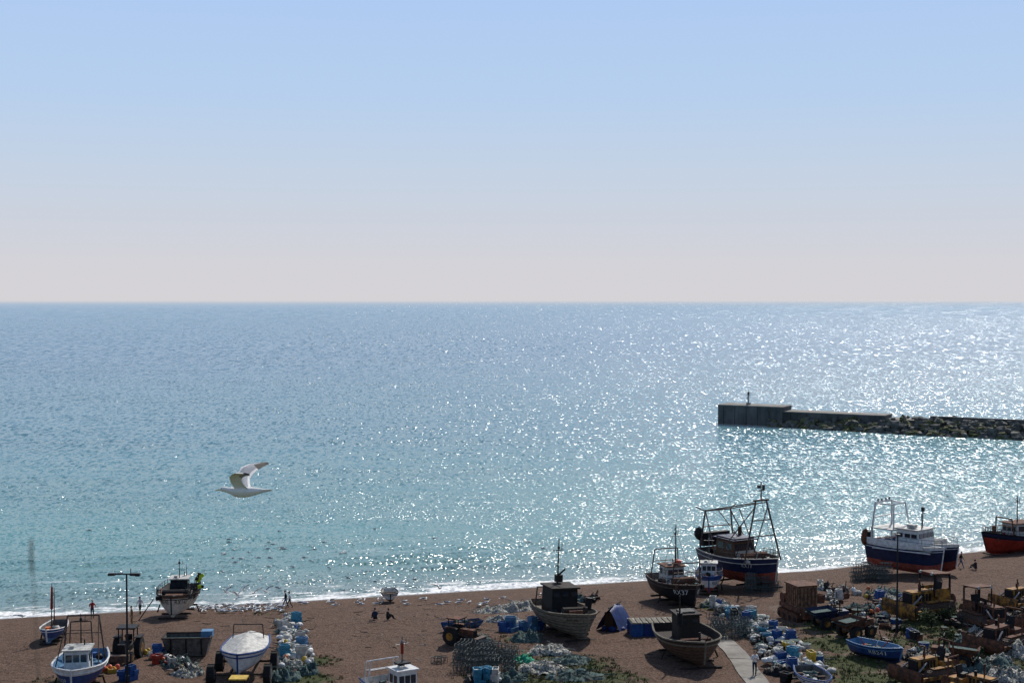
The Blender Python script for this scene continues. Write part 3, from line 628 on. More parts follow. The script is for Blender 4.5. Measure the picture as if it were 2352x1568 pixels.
bulldozer(2135,1562,-60,'yellow_bulldozer','rusty_yellow',False,1.1); bulldozer(2345,1392,-60,'orange_bulldozer','rusty_yellow',False,1.1); bulldozer(2235,1605,40,'yellow_bulldozer','rusty_yellow',False,1.05)
tractor(290,1514,0,'beach_tractor','black_paint',1.0); tractor(546,1625,0,'yellow_tractor','yellow_paint',.8); tractor(1060,1478,60,'beach_tractor','rust',.85)
dumper(1965,1462,-60,'site_dumper','rust'); dumper(2190,1530,70,'site_dumper','rust'); dumper(1905,1440,-75,'site_dumper','navy_paint')
m=MB(); tracks(m,3.6,2.2,.8,'rust'); m.box((0,0,1.1),(3.6,2.2,.4),'rust'); m.box((.2,0,2.2),(2.2,1.9,1.8),'pale_rust'); m.box((.2,0,3.15),(2.4,2.1,.1),'rust')
for i in range(7): m.box((.2+(-1.0+i*.33),-.97,2.2),(.08,.06,1.6),'rust')
for i in range(5): m.box((1.32,-.75+i*.37,2.2),(.06,.08,1.5),'rust')
m.cyl((-1.5,-1,1.7),(-1.5,1,1.7),.45,'rust',n=12); m.cyl((1.7,.5,1.2),(1.7,.5,2.8),.06,'rust'); m.box((2.0,0,.9),(.6,1.8,.9),'rust'); clutter_in(m,-2.2,-1,1.6,1.2,8,('rust','black_paint'))
place(m,'rusty_winch_engine',1838,1420,18,0)
# covered boat on trailer
m=MB(); m.T=Matrix.Translation((0,0,.75)); P_=hullf(6.6,3.4,1.35,.8,.3,.2); build_hull(m,P_,('dirty_white','white_paint'),.2,.7,'dirty_white','blue_paint',None,.08)
pr=[]
for i in range(13):
    t=.05+.9*i/12; row=[]
    for j in range(9):
        q=-1+2*j/8; a=P_(t,1,1 if q>=0 else -1); row.append(Vector((a.x,a.y*abs(q),a.z+.02+.8*(1-abs(q))*math.sin(math.pi*min(1,.2+i/15)) + U(-.03,.03))))
    pr.append(row)
m.grid(pr,'dirty_white'); m.T=Matrix.Identity(4)
for x in(-.8,-4.6):
    for y in(-2.05,2.05): wheel(m,x,y,.75,.5,'rubber','steel')
    m.cyl((x,-1.9,.75),(x,1.9,.75),.1,'rust_steel')
for y in(-.8,.8): m.box((-2.8,y,.62),(5.5,.12,.18),'rust_steel')
gantry(m,-5.2,1.9,2.4,1.5,'lamp_black',0,.9,.04)
place(m,'covered_boat_on_trailer',546,1578,2,0)
# ------------------------------------------------------------------ clutter
def crate(m,p,s,k,rz,inner='net_teal'):
    T0=m.T; m.T=Matrix.Translation(p)@Matrix.Rotation(rz,4,'Z')
    a,b,h=s; w_=.05
    m.box((0,0,.04),(a,b,.08),k)
    for sd in(1,-1): m.box((0,sd*(b/2-w_/2),h/2+.06),(a,w_,h),k); m.box((sd*(a/2-w_/2),0,h/2+.06),(w_,b-2*w_,h),k)
    m.box((0,0,h*.5),(a-2*w_-.01,b-2*w_-.01,h*.6),inner); m.T=T0
def bag(m,p,r,k='plastic_white'):
    m.ell((p[0],p[1],p[2]+r*.5),(r*U(.8,1.2),r*U(.8,1.2),r*U(.6,.9)),k,9,6,jit=.34)
def pot(m,p,rz,sx_=.9,sy=.55,h=.45):
    T0=m.T; m.T=Matrix.Translation(p)@Matrix.Rotation(rz,4,'Z'); r=.022
    for z in(0,h): m.tube([(-sx_/2,-sy/2,z),(sx_/2,-sy/2,z),(sx_/2,sy/2,z),(-sx_/2,sy/2,z),(-sx_/2,-sy/2,z)],r,'wire',4)
    for x in(-1,-.33,.33,1):
        for y in(-1,1): m.cyl((x*sx_/2,y*sy/2,0),(x*sx_/2,y*sy/2,h),r,'wire',n=4)
        m.cyl((x*sx_/2,-sy/2,h),(x*sx_/2,sy/2,h),r*.8,'wire',n=4)
    m.cyl((-sx_/2,-sy/2,h/2),(sx_/2,-sy/2,h/2),r*.7,'wire',n=4); m.T=T0
def heap(m,cx,cy,rx,ry,h,k,seed=0,n=26,rough=.5,wisps=0):
    def hz(u,v):
        rr=math.hypot(u,v); b=max(0,1-rr**2)
        q=.55+.9*mn.noise(Vector((u*3+seed,v*3,seed)))+rough*mn.noise(Vector((u*9+seed,v*9,seed)))
        return b**.6*h*max(.05,q)
    rows=[]
    for i in range(n+1):
        row=[]
        for j in range(n+1):
            u=-1+2*i/n; v=-1+2*j/n; 
            x=cx+u*rx; y=cy+v*ry; e=.3*mn.noise(Vector((u*2+seed,v*2,7)))
            hh=hz(u*(1+e),v*(1+e)); row.append(Vector((x,y,gz(x,y)+hh-(.08 if hh<.03 else 0))))
        rows.append(row)
    m.grid(rows,k)
    for i in range(wisps):
        a=U(0,6.28); q=U(0,1.2); x=cx+math.cos(a)*q*rx; y=cy+math.sin(a)*q*ry; z=gz(x,y)+hz(math.cos(a)*q,math.sin(a)*q)+.05
        p=[]; dx,dy=U(-.5,.5),U(-.5,.5)
        for t in range(5): p.append((x+dx*t*.5+U(-.12,.12),y+dy*t*.5+U(-.12,.12),z+U(-.02,.12)))
        m.tube(p,.025,k if isinstance(k,str) else 'net_pale',4)
def nets(name,lst):
    m=MB()
    for px,py,rx,ry,h,k in lst:
        p=G(px,py); heap(m,p.x,p.y,rx,ry,h,k,U(0,50),24,.6,int(rx*ry*10)+8)
    m.obj(name)
nets('fishing_net_pile',[(1130,1405,1.7,1.3,.6,'net_pale'),(1185,1400,1.6,1.6,.9,'net_pale'),(1160,1425,1.8,1.2,.6,'net_pale'),(1220,1395,1.2,1.0,.7,'net_pale'),(1210,1470,1.4,1.2,.8,'net_teal')])
nets('fishing_net_pile',[(1200,1520,1.0,1.0,.5,'green_net'),(1260,1500,1.8,1.4,.7,'net_pale'),(1250,1540,2.0,1.8,.7,'net_pale'),(1310,1520,1.6,1.4,.5,'net_teal'),(1320,1555,2.2,1.5,.6,'net_teal'),(1175,1560,1.2,1.0,.6,'net_teal')])
nets('fishing_net_pile',[(2330,1500,1.8,1.6,1.0,'net_pale'),(2270,1540,2.2,1.6,.9,'net_teal'),(2320,1560,2,1.5,.8,'net_pale'),(1640,1385,1.2,1.2,.6,'net_pale'),(1990,1400,1.2,1,.6,'net_teal'),(2035,1365,1.6,1.2,.7,'net_teal')])
nets('fishing_net_pile',[(415,1528,1.3,1.2,.7,'net_teal'),(430,1550,1.2,1,.7,'net_pale'),(655,1560,1.2,1.2,.9,'net_teal'),(708,1545,.9,1,.8,'net_teal'),(660,1530,1.2,.9,.7,'net_pale')])
def pots(name,px0,py0,px1,py1,n,st):
    m=MB(); a=G(px0,py0); b=G(px1,py1)
    for i in range(n):
        x=U(min(a.x,b.x),max(a.x,b.x)); y=U(min(a.y,b.y),max(a.y,b.y)); rz=U(-.4,.4)
        for k in range(random.randint(1,st)): pot(m,(x+U(-.1,.1),y+U(-.1,.1),gz(x,y)+.03+k*.47),rz+U(-.15,.15))
    m.obj(name)
pots('lobster_pot_stack',1050,1548,1180,1505,60,3); pots('lobster_pot_stack',1720,1362,1770,1350,22,4); pots('lobster_pot_stack',1976,1340,2032,1328,30,4)
pots('lobster_pot_stack',2225,1440,2270,1420,14,2); pots('lobster_pot_stack',992,1532,1015,1520,2,1); pots('lobster_pot_stack',1650,1470,1700,1430,16,3)
def gear(name,line,wd,n,kinds,cols,bags=('plastic_white','dirty_white','dirty_white','net_pale'),sz=1):
    m=MB(); pts=[G(*q) for q in line]; tot=[(b-a).length for a,b in zip(pts[:-1],pts[1:])]
    for i in range(n):
        q=U(0,sum(tot)); k=0
        while q>tot[k] and k<len(tot)-1: q-=tot[k]; k+=1
        p=pts[k].lerp(pts[k+1],q/tot[k]); x=p.x+U(-wd,wd); y=p.y+U(-wd,wd); z=gz(x,y); t=random.choice(kinds)
        if t=='c':
            c_=random.choice(cols); rz=U(0,3)
            for j in range(random.choice((1,1,2,3))): crate(m,(x,y,z+j*.38*sz),(U(.6,.95)*sz,U(.45,.6)*sz,.30*sz),c_,rz+U(-.1,.1),random.choice(('net_teal','net_pale','black_paint','plastic_white')))
        elif t=='b':
            for j in range(3): bag(m,(x+U(-.4,.4),y+U(-.4,.4),z+U(0,.3)),U(.18,.36)*sz,random.choice(bags))
        elif t=='t': c_=random.choice(cols); r=U(.3,.5)*sz; h=U(.4,.7)*sz; m.cyl((x,y,z),(x,y,z+h),r*.85,c_,r,n=14); m.cyl((x,y,z+h),(x,y,z+h+.01),r*.88,'net_teal',n=14)
        elif t=='f': m.ell((x,y,z+.3),(.2,.2,.24),random.choice(('float_pink','orange_plastic','float_pink','yellow_paint')),8,6)
        elif t=='p':
            a=U(0,6.3); l_=U(.6,1.8); m.cyl((x,y,z+U(.02,.3)),(x+math.cos(a)*l_,y+math.sin(a)*l_,z+U(.02,.6)),.03,random.choice(('rust','dark_wood','brown_wood')),n=5)
        elif t=='n': heap(m,x,y,U(.5,1)*sz,U(.5,.9)*sz,U(.4,.8)*sz,random.choice(('net_teal','net_pale','black_paint')),U(0,50),12,.5,6)
        elif t=='r':
            kk=random.choice(('rust','rust_steel','black_paint','dark_wood'))
            m.hull((x,y,z+.2),(U(.2,.6),U(.2,.4),U(.15,.35)),kk,9); m.cyl((x+U(-.4,.4),y,z+.2),(x+U(-.4,.4),y+.3,z+.2),U(.15,.35),kk,n=12)
            for _ in range(2): m.cyl((x+U(-.3,.3),y,z),(x+U(-.8,.8),y+U(-.6,.6),z+U(.3,1.2)),.04,kk,n=5)
        elif t=='w': pot(m,(x,y,z+U(0,.4)),U(0,3))
        elif t=='s': a=U(0,6.3); l_=U(.2,1.0); m.cyl((x,y,z+.02),(x+math.cos(a)*l_,y+math.sin(a)*l_,gz(x+math.cos(a)*l_,y+math.sin(a)*l_)+.03),.025,random.choice(('dark_wood','net_pale','black_paint')),n=5)
    return m.obj(name)
bl=('plastic_blue','plastic_cyan','plastic_blue','dirty_white','red_paint')
gear('fishing_gear_pile',[(655,1425),(668,1470),(690,1530)],1.0,85,'ccbbfnpb',('plastic_blue','plastic_cyan','light_blue','dirty_white'))
gear('fishing_gear_pile',[(1645,1395),(1700,1420),(1755,1475),(1800,1530),(1830,1560)],1.1,130,'ccbbnnpw',('plastic_blue','plastic_cyan','black_paint','dirty_white','plastic_cyan'))
gear('fishing_gear_pile',[(1720,1418),(1790,1470),(1850,1510),(1870,1550)],1.0,90,'cbbbtnf',('plastic_blue','yellow_paint','dirty_white','black_paint'))
gear('fishing_gear_pile',[(1990,1360),(2040,1390),(1990,1430)],1.4,45,'rnbcpf',bl)
gear('scrap_metal_pile',[(1880,1430),(1960,1400),(2030,1440),(2080,1490)],1.6,50,'rrnpctp',('rust','navy_paint','plastic_blue','black_paint'))
gear('scrap_metal_pile',[(2190,1400),(2250,1470),(2330,1450),(2345,1380)],2.2,75,'rrrpnt',('rust','black_paint','rusty_yellow'))
gear('scrap_metal_pile',[(2130,1500),(2220,1540),(2340,1530)],2.0,55,'rrnpbp',('rust','plastic_blue'))
gear('fishing_gear_pile',[(365,1500),(385,1530),(440,1545)],1.0,40,'rbcfnp',('red_paint','plastic_blue','dirty_white'))
gear('fishing_gear_pile',[(1165,1450),(1235,1445)],.5,16,'cc',('plastic_blue','light_blue'),sz=1.1)
gear('fishing_gear_pile',[(1030,1448),(1095,1485)],.9,22,'rrpn',('rust','yellow_paint'))
gear('fishing_gear_pile',[(1090,1560),(1150,1570)],.7,16,'ccbn',('plastic_cyan','dirty_white','light_blue'))
gear('fishing_gear_pile',[(1340,1385),(1380,1375)],.7,14,'rrpn',('rust',))
gear('driftwood_scatter',[(1240,1555),(1390,1560)],1.5,30,'p',('rust',))
gear('fishing_gear_pile',[(235,1545),(262,1540)],.5,8,'cf',('yellow_paint','yellow_paint'))
gear('fishing_gear_pile',[(282,1565),(300,1560)],.3,4,'c',('plastic_blue',))
gear('fishing_gear_pile',[(1870,1350),(1930,1360),(1900,1390)],1.0,22,'rcnb',('rust','dirty_white'))
gear('beach_litter',[(750,1460),(1000,1500),(900,1400),(1450,1500),(1000,1400),(560,1440),(330,1430)],5,90,'s',('rust',))
m=MB()
for i in range(4):
    for j in range(2): m.box((-1.6+i*1.05,-.5+j*1.05,.55),(.98,.98,1.1),'tarp_blue' if (i+j)%3 else 'plastic_blue',rz=U(-.04,.04)); m.box((-1.6+i*1.05,-.5+j*1.05,1.15),(1.0,1.0,.07),'net_pale',rz=U(-.08,.08))
for i in range(9): m.box((-1.9+i*.47,-.2,1.24),(.3,2.0,.05),'weathered_wood',rz=U(-.05,.05))
p=G(1502,1457); m.obj('blue_crate_stack',p,rad(6))
m=MB(); rows=[]
for i in range(13):
    u=-1+2*i/12; row=[]
    for j in range(9):
        v=-1+2*j/8; hgt=(2.1-.25*abs(u))*(1-abs(v)**1.3)+.1*mn.noise(Vector((u*4,v*4,1))); row.append(Vector((u*1.25+.25*u*abs(v),v*1.15,max(0,hgt))))
    rows.append(row)
m.grid(rows,'tarp_blue'); m.box((0,.2,.8),(1.6,.8,1.4),'brown_wood'); m.cyl((-1.3,0,1.95),(1.3,0,2.05),.06,'dark_wood')
for i in range(8): bag(m,(U(-1.5,1.5),U(-1.4,1.2),0),U(.25,.4),'tarp_blue')
p=G(1412,1442); m.obj('blue_tarpaulin_shelter',p,rad(62))
m=MB(); v=[(-1.5,-.7,.1),(1.5,-.7,.1),(1.5,.7,.1),(-1.5,.7,.1),(-1.9,-1,1.6),(1.9,-1,1.6),(1.9,1,1.6),(-1.9,1,1.6)]
m.add(v,[(0,3,2,1),(0,1,5,4),(1,2,6,5),(2,3,7,6),(3,0,4,7)],'deck_grey'); m.add([(a*.96,b*.94,1.3) for a,b,c_ in v[4:]],[(0,1,2,3)],'net_teal')
for x in(-1.2,0,1.2): m.box((x,-.9,.9),(.1,.08,1.3),'black_paint',rx=.19)
m.tube([(-1.9,-1,1.6),(1.9,-1,1.6),(1.9,1,1.6),(-1.9,1,1.6),(-1.9,-1,1.6)],.06,'dark_wood'); m.box((1.5,.3,1.7),(.9,.9,.5),'light_blue')
p=G(432,1505); m.obj('rubbish_skip',p,rad(3))
m=MB(); a=G(1648,1462); b=G(1700,1515); c2=G(1765,1600)
row=[]
for i in range(25):
    t=i/12; p=a.lerp(b,t) if t<=1 else b.lerp(c2,t-1); row.append(p)
ed=[[Vector((p.x+q,p.y,gz(p.x+q,p.y)+.07)) for q in(-.85,-.4,.3,.85)] for p in row]; m.grid(ed,'concrete',False)
ed=[[Vector((p.x-.85,p.y,gz(p.x-.85,p.y)+z)) for z in(-.15,.07)] for p in row]; m.grid(ed,'concrete',False)
for i in range(0,25,6):
    p=row[i]; m.box((p.x,p.y,gz(p.x,p.y)+.07),(1.7,.03,.02),'concrete_dark')
m.obj('concrete_path')
# ------------------------------------------------------------------ lamp posts
def lamp(px,py,ytop,heads,name='street_lamp'):
    p=G(px,py); dist=math.hypot(p.x,p.y); h=(py-ytop)/F*dist; m=MB(); m.cyl((0,0,0),(0,0,1.2),.14,'lamp_black'); m.cyl((0,0,1.2),(0,0,h),.09,'lamp_black',.06,n=8)
    if heads:
        m.cyl((-1.0,0,h),(.9,0,h),.05,'lamp_black',n=6)
        for x in(-1.05,.5): m.box((x,0,h-.02),(.5,.35,.16),'lamp_black')
        m.box((.8,0,h-.05),(.3,.3,.2),'lamp_black'); m.box((-.5,0,h+.02),(.4,.3,.1),'lamp_black'); m.cyl((.3,0,h),(.3,0,h+.4),.03,'lamp_black')
    else: m.box((0,-.1,h),(.3,.5,.15),'lamp_black'); m.cyl((0,0,h),(0,0,h+.3),.03,'lamp_black')
    m.obj(name,p,0)
lamp(293,1590,1325,True); lamp(2060,1452,1233,False)
# ------------------------------------------------------------------ people
def person(name,px,py,yaw,pose='stand',top='cloth_navy',leg='cloth_denim',hair='hair_brown',H=1.75,short=False,longhair=False):
    s=H/1.75
    J={}
    if pose=='sit':
        J.update(pel=(0,0,.13),sp=(0,.0,.33),ch=(0,.06,.55),nk=(0,.10,.70),hd=(0,.13,.78))
        for q,sd in(('L',-1),('R',1)):
            J.update({'sh'+q:(sd*.18,.06,.62),'el'+q:(sd*.24,.20,.40),'wr'+q:(sd*.14,.40,.46),'hp'+q:(sd*.09,.02,.12),'kn'+q:(sd*.14,.42,.46),'an'+q:(sd*.13,.62,.07),'to'+q:(sd*.15,.80,.04)})
    else:
        J.update(pel=(0,0,.95),sp=(0,0,1.12),ch=(0,.02,1.33),nk=(0,.02,1.48),hd=(0,.04,1.56))
        for q,sd in(('L',-1),('R',1)):
            st=(sd*.22 if pose=='walk' else sd*.02)
            J.update({'sh'+q:(sd*.185,.01,1.41),'el'+q:(sd*.25,-.03-st*.5,1.13),'wr'+q:(sd*.25,.06-st*.9,.89),'hp'+q:(sd*.09,0,.92),'kn'+q:(sd*.10,.03+st*.7,.50),'an'+q:(sd*.10,-.02+st*(1.4 if st>0 else 1.5),.09 if st>-.1 else .16),'to'+q:(sd*.11,.15+st*1.4,.035 if st>-.1 else .07)})
        if pose=='phone':
            J['elR']=(.26,.05,1.16); J['wrR']=(.12,.28,1.30); J['elL']=(-.26,.05,1.16); J['wrL']=(-.08,.28,1.28)
        if pose=='carry':
            J['elR']=(.27,.1,1.2); J['wrR']=(.25,.32,1.2); J['elL']=(-.3,0,1.2); J['wrL']=(-.35,.2,1.1)
    RD=dict(pel=.145,sp=.125,ch=.15,nk=.06,hd=.055,sh=.07,el=.048,wr=.03,hp=.095,kn=.06,an=.042,to=.035)
    names=list(J); idx={k:i for i,k in enumerate(names)}
    E=[('pel','sp'),('sp','ch'),('ch','nk'),('nk','hd')]
    for q in'LR': E+=[('ch','sh'+q),('sh'+q,'el'+q),('el'+q,'wr'+q),('pel','hp'+q),('hp'+q,'kn'+q),('kn'+q,'an'+q),('an'+q,'to'+q)]
    me=bpy.data.meshes.new(name); me.from_pydata([Vector(J[k])*s for k in names],[(idx[a],idx[b]) for a,b in E],[])
    tmp=bpy.data.objects.new('tmp',me); sc.collection.objects.link(tmp)
    md=tmp.modifiers.new('s','SKIN')
    for i,k in enumerate(names):
        r=RD[k] if k in RD else RD[k[:2]]; sv_=me.skin_vertices[0].data[i]; sv_.radius=(r*s,r*s*(.8 if k in('ch','sp','pel') else 1)); sv_.use_root=(k=='pel')
    tmp.modifiers.new('b','SUBSURF').levels=1
    bpy.context.view_layer.update()
    m2=bpy.data.meshes.new_from_object(tmp.evaluated_get(bpy.context.evaluated_depsgraph_get())); bpy.data.objects.remove(tmp)
    m2.materials.clear()
    for k in(top,leg,'skin','rubber'): m2.materials.append(mt[k])
    segs=[(Vector(J[a])*s,Vector(J[b])*s,a[:2],b[:2]) for a,b in E]
    for f in m2.polygons:
        c_=f.center; best=min(segs,key=lambda q:segd(c_,q[0],q[1])); b=best[3]
        if b=='to': k=3
        elif b in('hp','kn'): k=1
        elif b=='an': k=2 if short else 1
        elif b=='hd': k=2
        elif b=='wr': k=2 if short else 0
        else: k=0
        f.material_index=k; f.use_smooth=True
    p=G(px,py); o=bpy.data.objects.new(name,m2); sc.collection.objects.link(o); o.location=p; o.rotation_euler=(0,0,rad(yaw))
    h=MB(); hc=Vector(J['hd'])*s+Vector((0,.02,.10))*s
    h.ell(hc,(.078*s,.095*s,.115*s),'skin',14,10); h.ell(hc+Vector((0,-.02,.03))*s,(.086*s,.095*s,.10*s),hair,12,8)
    if longhair: h.ell(hc+Vector((0,-.06,-.07))*s,(.085*s,.05*s,.14*s),hair,10,6)
    h.ell(hc+Vector((0,.098,-.012))*s,(.014*s,.02*s,.025*s),'skin',6,4)
    h.box(hc+Vector((0,.092,-.055))*s,(.045*s,.008,.01),'cloth_red')
    for sd in(1,-1): h.ell(hc+Vector((sd*.03,.088,.005))*s,(.012*s,.008*s,.008*s),'black_paint',6,4); h.ell(hc+Vector((sd*.08,0,-.01))*s,(.012*s,.02*s,.03*s),'skin',6,4)
    for q,sd in(('L',-1),('R',1)):
        wv=Vector(J['wr'+q])*s; d=(wv-Vector(J['el'+q])*s).normalized(); sx_=Vector((0,1,0)).cross(d); sx_=sx_.normalized() if sx_.length>.1 else Vector((1,0,0)); fw=d.cross(sx_)
        T0=wv; h.cyl(T0-d*.01,T0+d*.09,.028*s,'skin',.036*s,8)
        for i in range(4):
            b=T0+d*.085+fw*(i-1.5)*.019; k1=b+d*(.032+.006*(1.5-abs(i-1.5))); k2=k1+d*.022+sx_*-sd*.012; k3=k2+d*.012+sx_*-sd*.018
            h.tube([b,k1,k2,k3],.008,'skin',5)
        b=T0+d*.03+fw*.03; h.tube([b,b+d*.02+fw*.02,b+d*.05+fw*.026],.009,'skin',5)
    h.obj('head_and_hands',parent=o)
    return o
person('standing_person',212,1419,200,'carry','cloth_red','cloth_navy'); person('standing_fisherman',303,1436,120,'stand','cloth_tan','cloth_tan'); person('walking_man',322,1411,40,'walk','cloth_white','cloth_black')
person('walking_man',656,1396,100,'walk','cloth_black','cloth_denim'); person('walking_woman',665,1396,100,'walk','cloth_white','cloth_black',longhair=True,H=1.65)
person('sitting_person',862,1424,20,'sit','cloth_navy','cloth_black',H=1.9); person('sitting_person',889,1424,-60,'sit','cloth_black','cloth_black',H=1.9)
person('man_looking_at_phone',1733,1553,190,'phone','cloth_white','cloth_navy',H=1.9); person('walking_man',2207,1304,240,'walk','cloth_black','cloth_denim',H=1.8); person('sitting_person',2242,1307,40,'sit','cloth_black','cloth_navy',H=1.9)
# ------------------------------------------------------------------ gulls
def gull(m,T_,fly=False,float_=False,s=1.0):
    m.T=T_@Matrix.Scale(s,4)
    prof=[(-.34,.005,.0),(-.22,.03,.0),(-.1,.062,-.005),(.0,.075,-.01),(.1,.068,-.005),(.17,.045,.015),(.215,.036,.03),(.255,.034,.035),(.285,.018,.033),(.30,.008,.03)]
    n=10; rows=[]
    for x,r,z in prof: rows.append([Vector((x,r*math.cos(2*math.pi*j/n),z+r*.92*math.sin(2*math.pi*j/n))) for j in range(n+1)])
    m.grid(rows,'gull_white'); m.cyl((.295,0,.032),(.35,0,.018),.010,'bill_yellow',.004,6)
    for sd in(1,-1): m.ell((.265,sd*.031,.045),(.007,.005,.007),'gull_black',6,4)
    m.grid([[Vector((-.22,-.03,.004)),Vector((-.22,.03,.004))],[Vector((-.40,-.065,0)),Vector((-.40,.065,0))]],'gull_white')
    m.grid([[Vector((-.22,-.03,.012)),Vector((-.22,.03,.012))],[Vector((-.40,-.065,.006)),Vector((-.40,.065,.006))]],'gull_white')
    if not fly:
        for sd in(1,-1): m.ell((-.09,sd*.05,.03),(.19,.035,.05),'gull_grey',8,5); m.ell((-.27,sd*.035,.03),(.10,.018,.02),'gull_black',6,4)
        if not float_:
            for sd in(1,-1): m.cyl((0,sd*.03,-.06),(0,sd*.03,-.17),.006,'bill_yellow',n=4)
    m.T=Matrix.Identity(4)
def wings(m,T_,spec,s=1):
    m.T=T_@Matrix.Scale(s,4)
    for sd,path in spec:
        rowt=[];rowb=[]; K=6
        for li,(a,b) in enumerate(path):
            a=Vector(a);b=Vector(b); r1=[];r2=[]
            for k in range(K+1):
                t=k/K; p=a.lerp(b,t); up=Vector((0,-sd*.3,1)).normalized(); th=.02*math.sin(math.pi*min(1,t*1.1+.05))*(1-li/len(path)*.6); r1.append(p+up*(th+.012*math.sin(math.pi*t))); r2.append(p-up*.003+up*.012*math.sin(math.pi*t))
            rowt.append(r1);rowb.append(r2)
        nn=len(path)-1; tipn=max(1,int(nn*.18))
        m.grid(rowt,lambda i,j:'gull_black' if i>=nn-tipn*2 and j>2 or i>=nn-tipn else ('gull_white' if j>=5 or j==0 else 'gull_grey')); m.grid(rowb,lambda i,j:'gull_black' if i>=nn-tipn else ('gull_grey' if j>=4 and i>nn*.4 else 'gull_white'))
    m.T=Matrix.Identity(4)
m=MB(); I=Matrix.Identity(4); gull(m,I,True)
far=[((.10,-.04,.03),(-.08,-.04,.02)),((.12,-.14,.13),(-.05,-.14,.09)),((.13,-.24,.22),(-.03,-.23,.16)),((.09,-.34,.30),(-.06,-.33,.22)),((.02,-.46,.34),(-.10,-.43,.27)),((-.07,-.58,.355),(-.15,-.54,.31)),((-.17,-.68,.35),(-.19,-.67,.34))]
near=[((.10,.04,.03),(-.07,.04,.02)),((.13,.13,.11),(-.02,.12,.08)),((.13,.22,.17),(-.01,.21,.13)),((.07,.34,.205),(-.05,.32,.165)),((-.0,.46,.21),(-.10,.43,.175)),((-.10,.58,.20),(-.16,.55,.18)),((-.19,.68,.18),(-.20,.67,.175))]
def sub(path,n=3):
    out=[]
    for (a,b),(c_,d_) in zip(path[:-1],path[1:]):
        for i in range(n): t=i/n; out.append((Vector(a).lerp(Vector(c_),t),Vector(b).lerp(Vector(d_),t)))
    out.append(path[-1]); return out
wings(m,I,[(-1,sub(far)),(1,sub(near))])
d=ray(560,1128); p=d*(17.6/d.length)+Vector((0,0,CZ))
go_=m.obj('flying_seagull',p,0); go_.rotation_euler=(rad(8),rad(2),rad(180))
def flock(name,lst,fl=False,fly=False):
    m=MB()
    for px,py in lst:
        if fly: p=G(px,py+12); p.z+=1.2
        else: p=S(px,py) if fl else G(px,py)
        T_=Matrix.Translation((p.x,p.y,p.z+(.04 if fl else .18)))@Matrix.Rotation(U(0,6.28),4,'Z'); gull(m,T_,fly,fl,1.3)
        if fly: wings(m,T_,[(-1,far),(1,[((a[0],-a[1],a[2]),(b[0],-b[1],b[2])) for a,b in far])],1.3)
    m.obj(name)
bl=[(U(445,650),1398+U(-9,10)) for i in range(100)]+[(U(0,60),1416+U(-3,3)) for i in range(6)]+[(U(680,1130),1386+U(-8,8)) for i in range(28)]+[(U(1150,1280),U(1365,1380)) for i in range(4)]
flock('seagull_flock_on_beach',bl)
fl=[(U(500,830),1275+random.gauss(0,22)) for i in range(42)]+[(860,1214),(203,1218),(1000,1237),(650,1255),(720,1262),(718,1255),(1215,1245),(2175,1140),(1080,1300),(950,1330),(860,1335),(760,1335),(600,1330),(640,1350),(1030,1320),(1250,1260),(900,1290)]
flock('seagull_flock_on_sea',fl,True)
flock('seagull_flock_flying',[(492,1355),(545,1385),(583,1380),(610,1376),(715,1258),(722,1250),(560,1372),(520,1378),(880,1345),(1010,1370)],False,True)
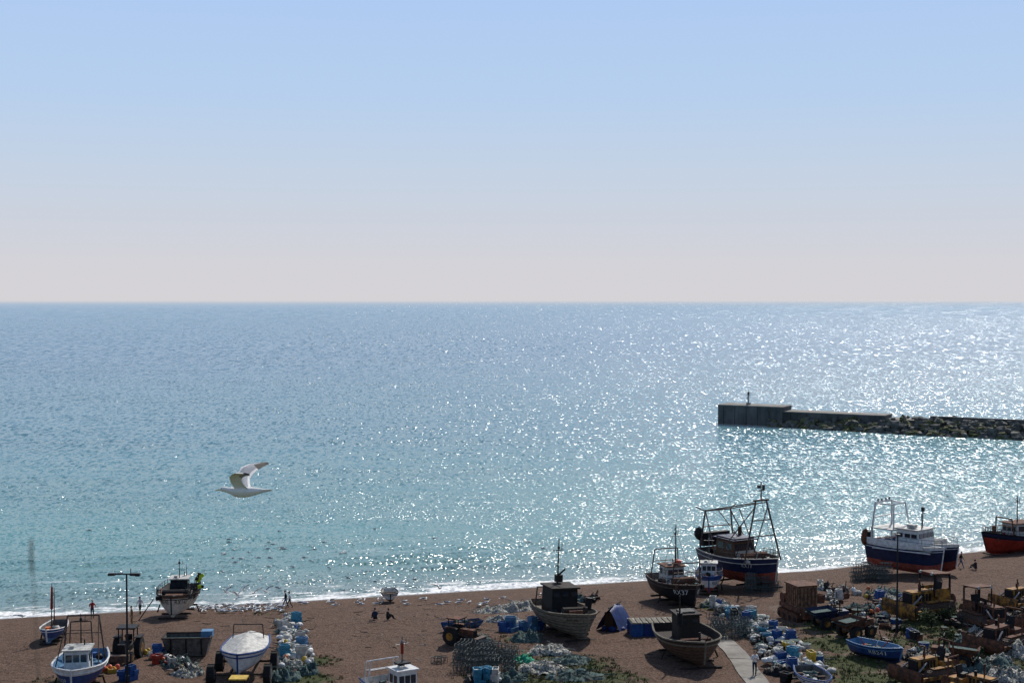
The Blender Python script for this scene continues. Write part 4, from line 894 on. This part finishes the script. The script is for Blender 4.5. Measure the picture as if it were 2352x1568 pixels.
# ------------------------------------------------------------------ vegetation
def tuft(m,x,y,z,h,n,k,spread=.25):
    for i in range(n):
        a=U(0,6.28); r=U(0,spread); bx=x+math.cos(a)*r; by=y+math.sin(a)*r; tx=bx+U(-.3,.3)*h; ty=by+U(-.3,.3)*h; w_=.02+.02*h
        m.add([(bx-w_,by,z),(bx+w_,by,z),(tx,ty,z+h*U(.6,1))],[(0,1,2)],k)
m=MB()
for p,r,k in GRW:
    for i in range(int(r*r*16*k)):
        a=U(0,6.28); q=math.sqrt(R())*r*1.1; x=p.x+math.cos(a)*q; y=p.y+math.sin(a)*q; tuft(m,x,y,gz(x,y),U(.1,.32),7,random.choice(('grass','grass','grass','dry_grass','foliage')),.2)
m.obj('beach_grass_tufts')
def bush(px,py,rx,rz_,n=500):
    p=G(px,py); m=MB(); m.cyl((0,0,-.1),(0,0,rz_*.5),.06,'dark_wood',.03)
    lob=[(U(-.6,.6)*rx,U(-.5,.5)*rx,U(.3,.75)*rz_,U(.35,.6)) for _ in range(9)]
    for l_ in lob: m.cyl((0,0,.1),l_[:3],.03,'dark_wood',.012,5)
    for i in range(n):
        l_=random.choice(lob); v=Vector((random.gauss(0,1),random.gauss(0,1),random.gauss(0,1))).normalized()*l_[3]*rx*.8*R()**.4
        c_=Vector(l_[:3])+v; c_.z=max(0.02,c_.z); q=Matrix.Rotation(U(0,6.3),3,'Z')@Matrix.Rotation(U(0,3),3,'X'); s_=U(.05,.11)
        m.add([c_+q@Vector(t) for t in((-s_,-s_*.6,0),(s_,-s_*.5,0),(s_*.2,s_,0))],[(0,1,2)],random.choice(('foliage','foliage','grass')))
    m.obj('bush',p)
for a in((2140,1440,1.3,1.5),(2170,1475,1.2,1.2),(2120,1420,1,1),(2180,1425,1.1,1.2),(2235,1505,.9,.8),(2090,1455,.8,.7),(2265,1500,1,.8)): bush(*a)
# hillside stems close to the viewpoint
m=MB()
for px,ytop,dist in((150,1250,1.9),(62,1430,1.9)):
    d=ray(px,ytop)*dist; tp=Vector((d.x,d.y,CZ+d.z)); base=Vector((tp.x-U(.1,.2),tp.y+.1,gz(tp.x,tp.y)-.1))
    pts=[base.lerp(tp,t/8)+Vector((.06*math.sin(t*.5),0,0)) for t in range(9)]; m.tube(pts,.0008,'dry_grass',5)
    for i in range(4): m.ell(pts[-1]-Vector((.0,0,.01*i)),(.002,.002,.009),'dry_grass',6,4)
for i in range(500):
    x=U(-2.5,2.5); y=U(1.5,3.2); tuft(m,x,y,gz(x,y)-.02,U(.12,.3),4,'grass',.08)
m.obj('hillside_grass')
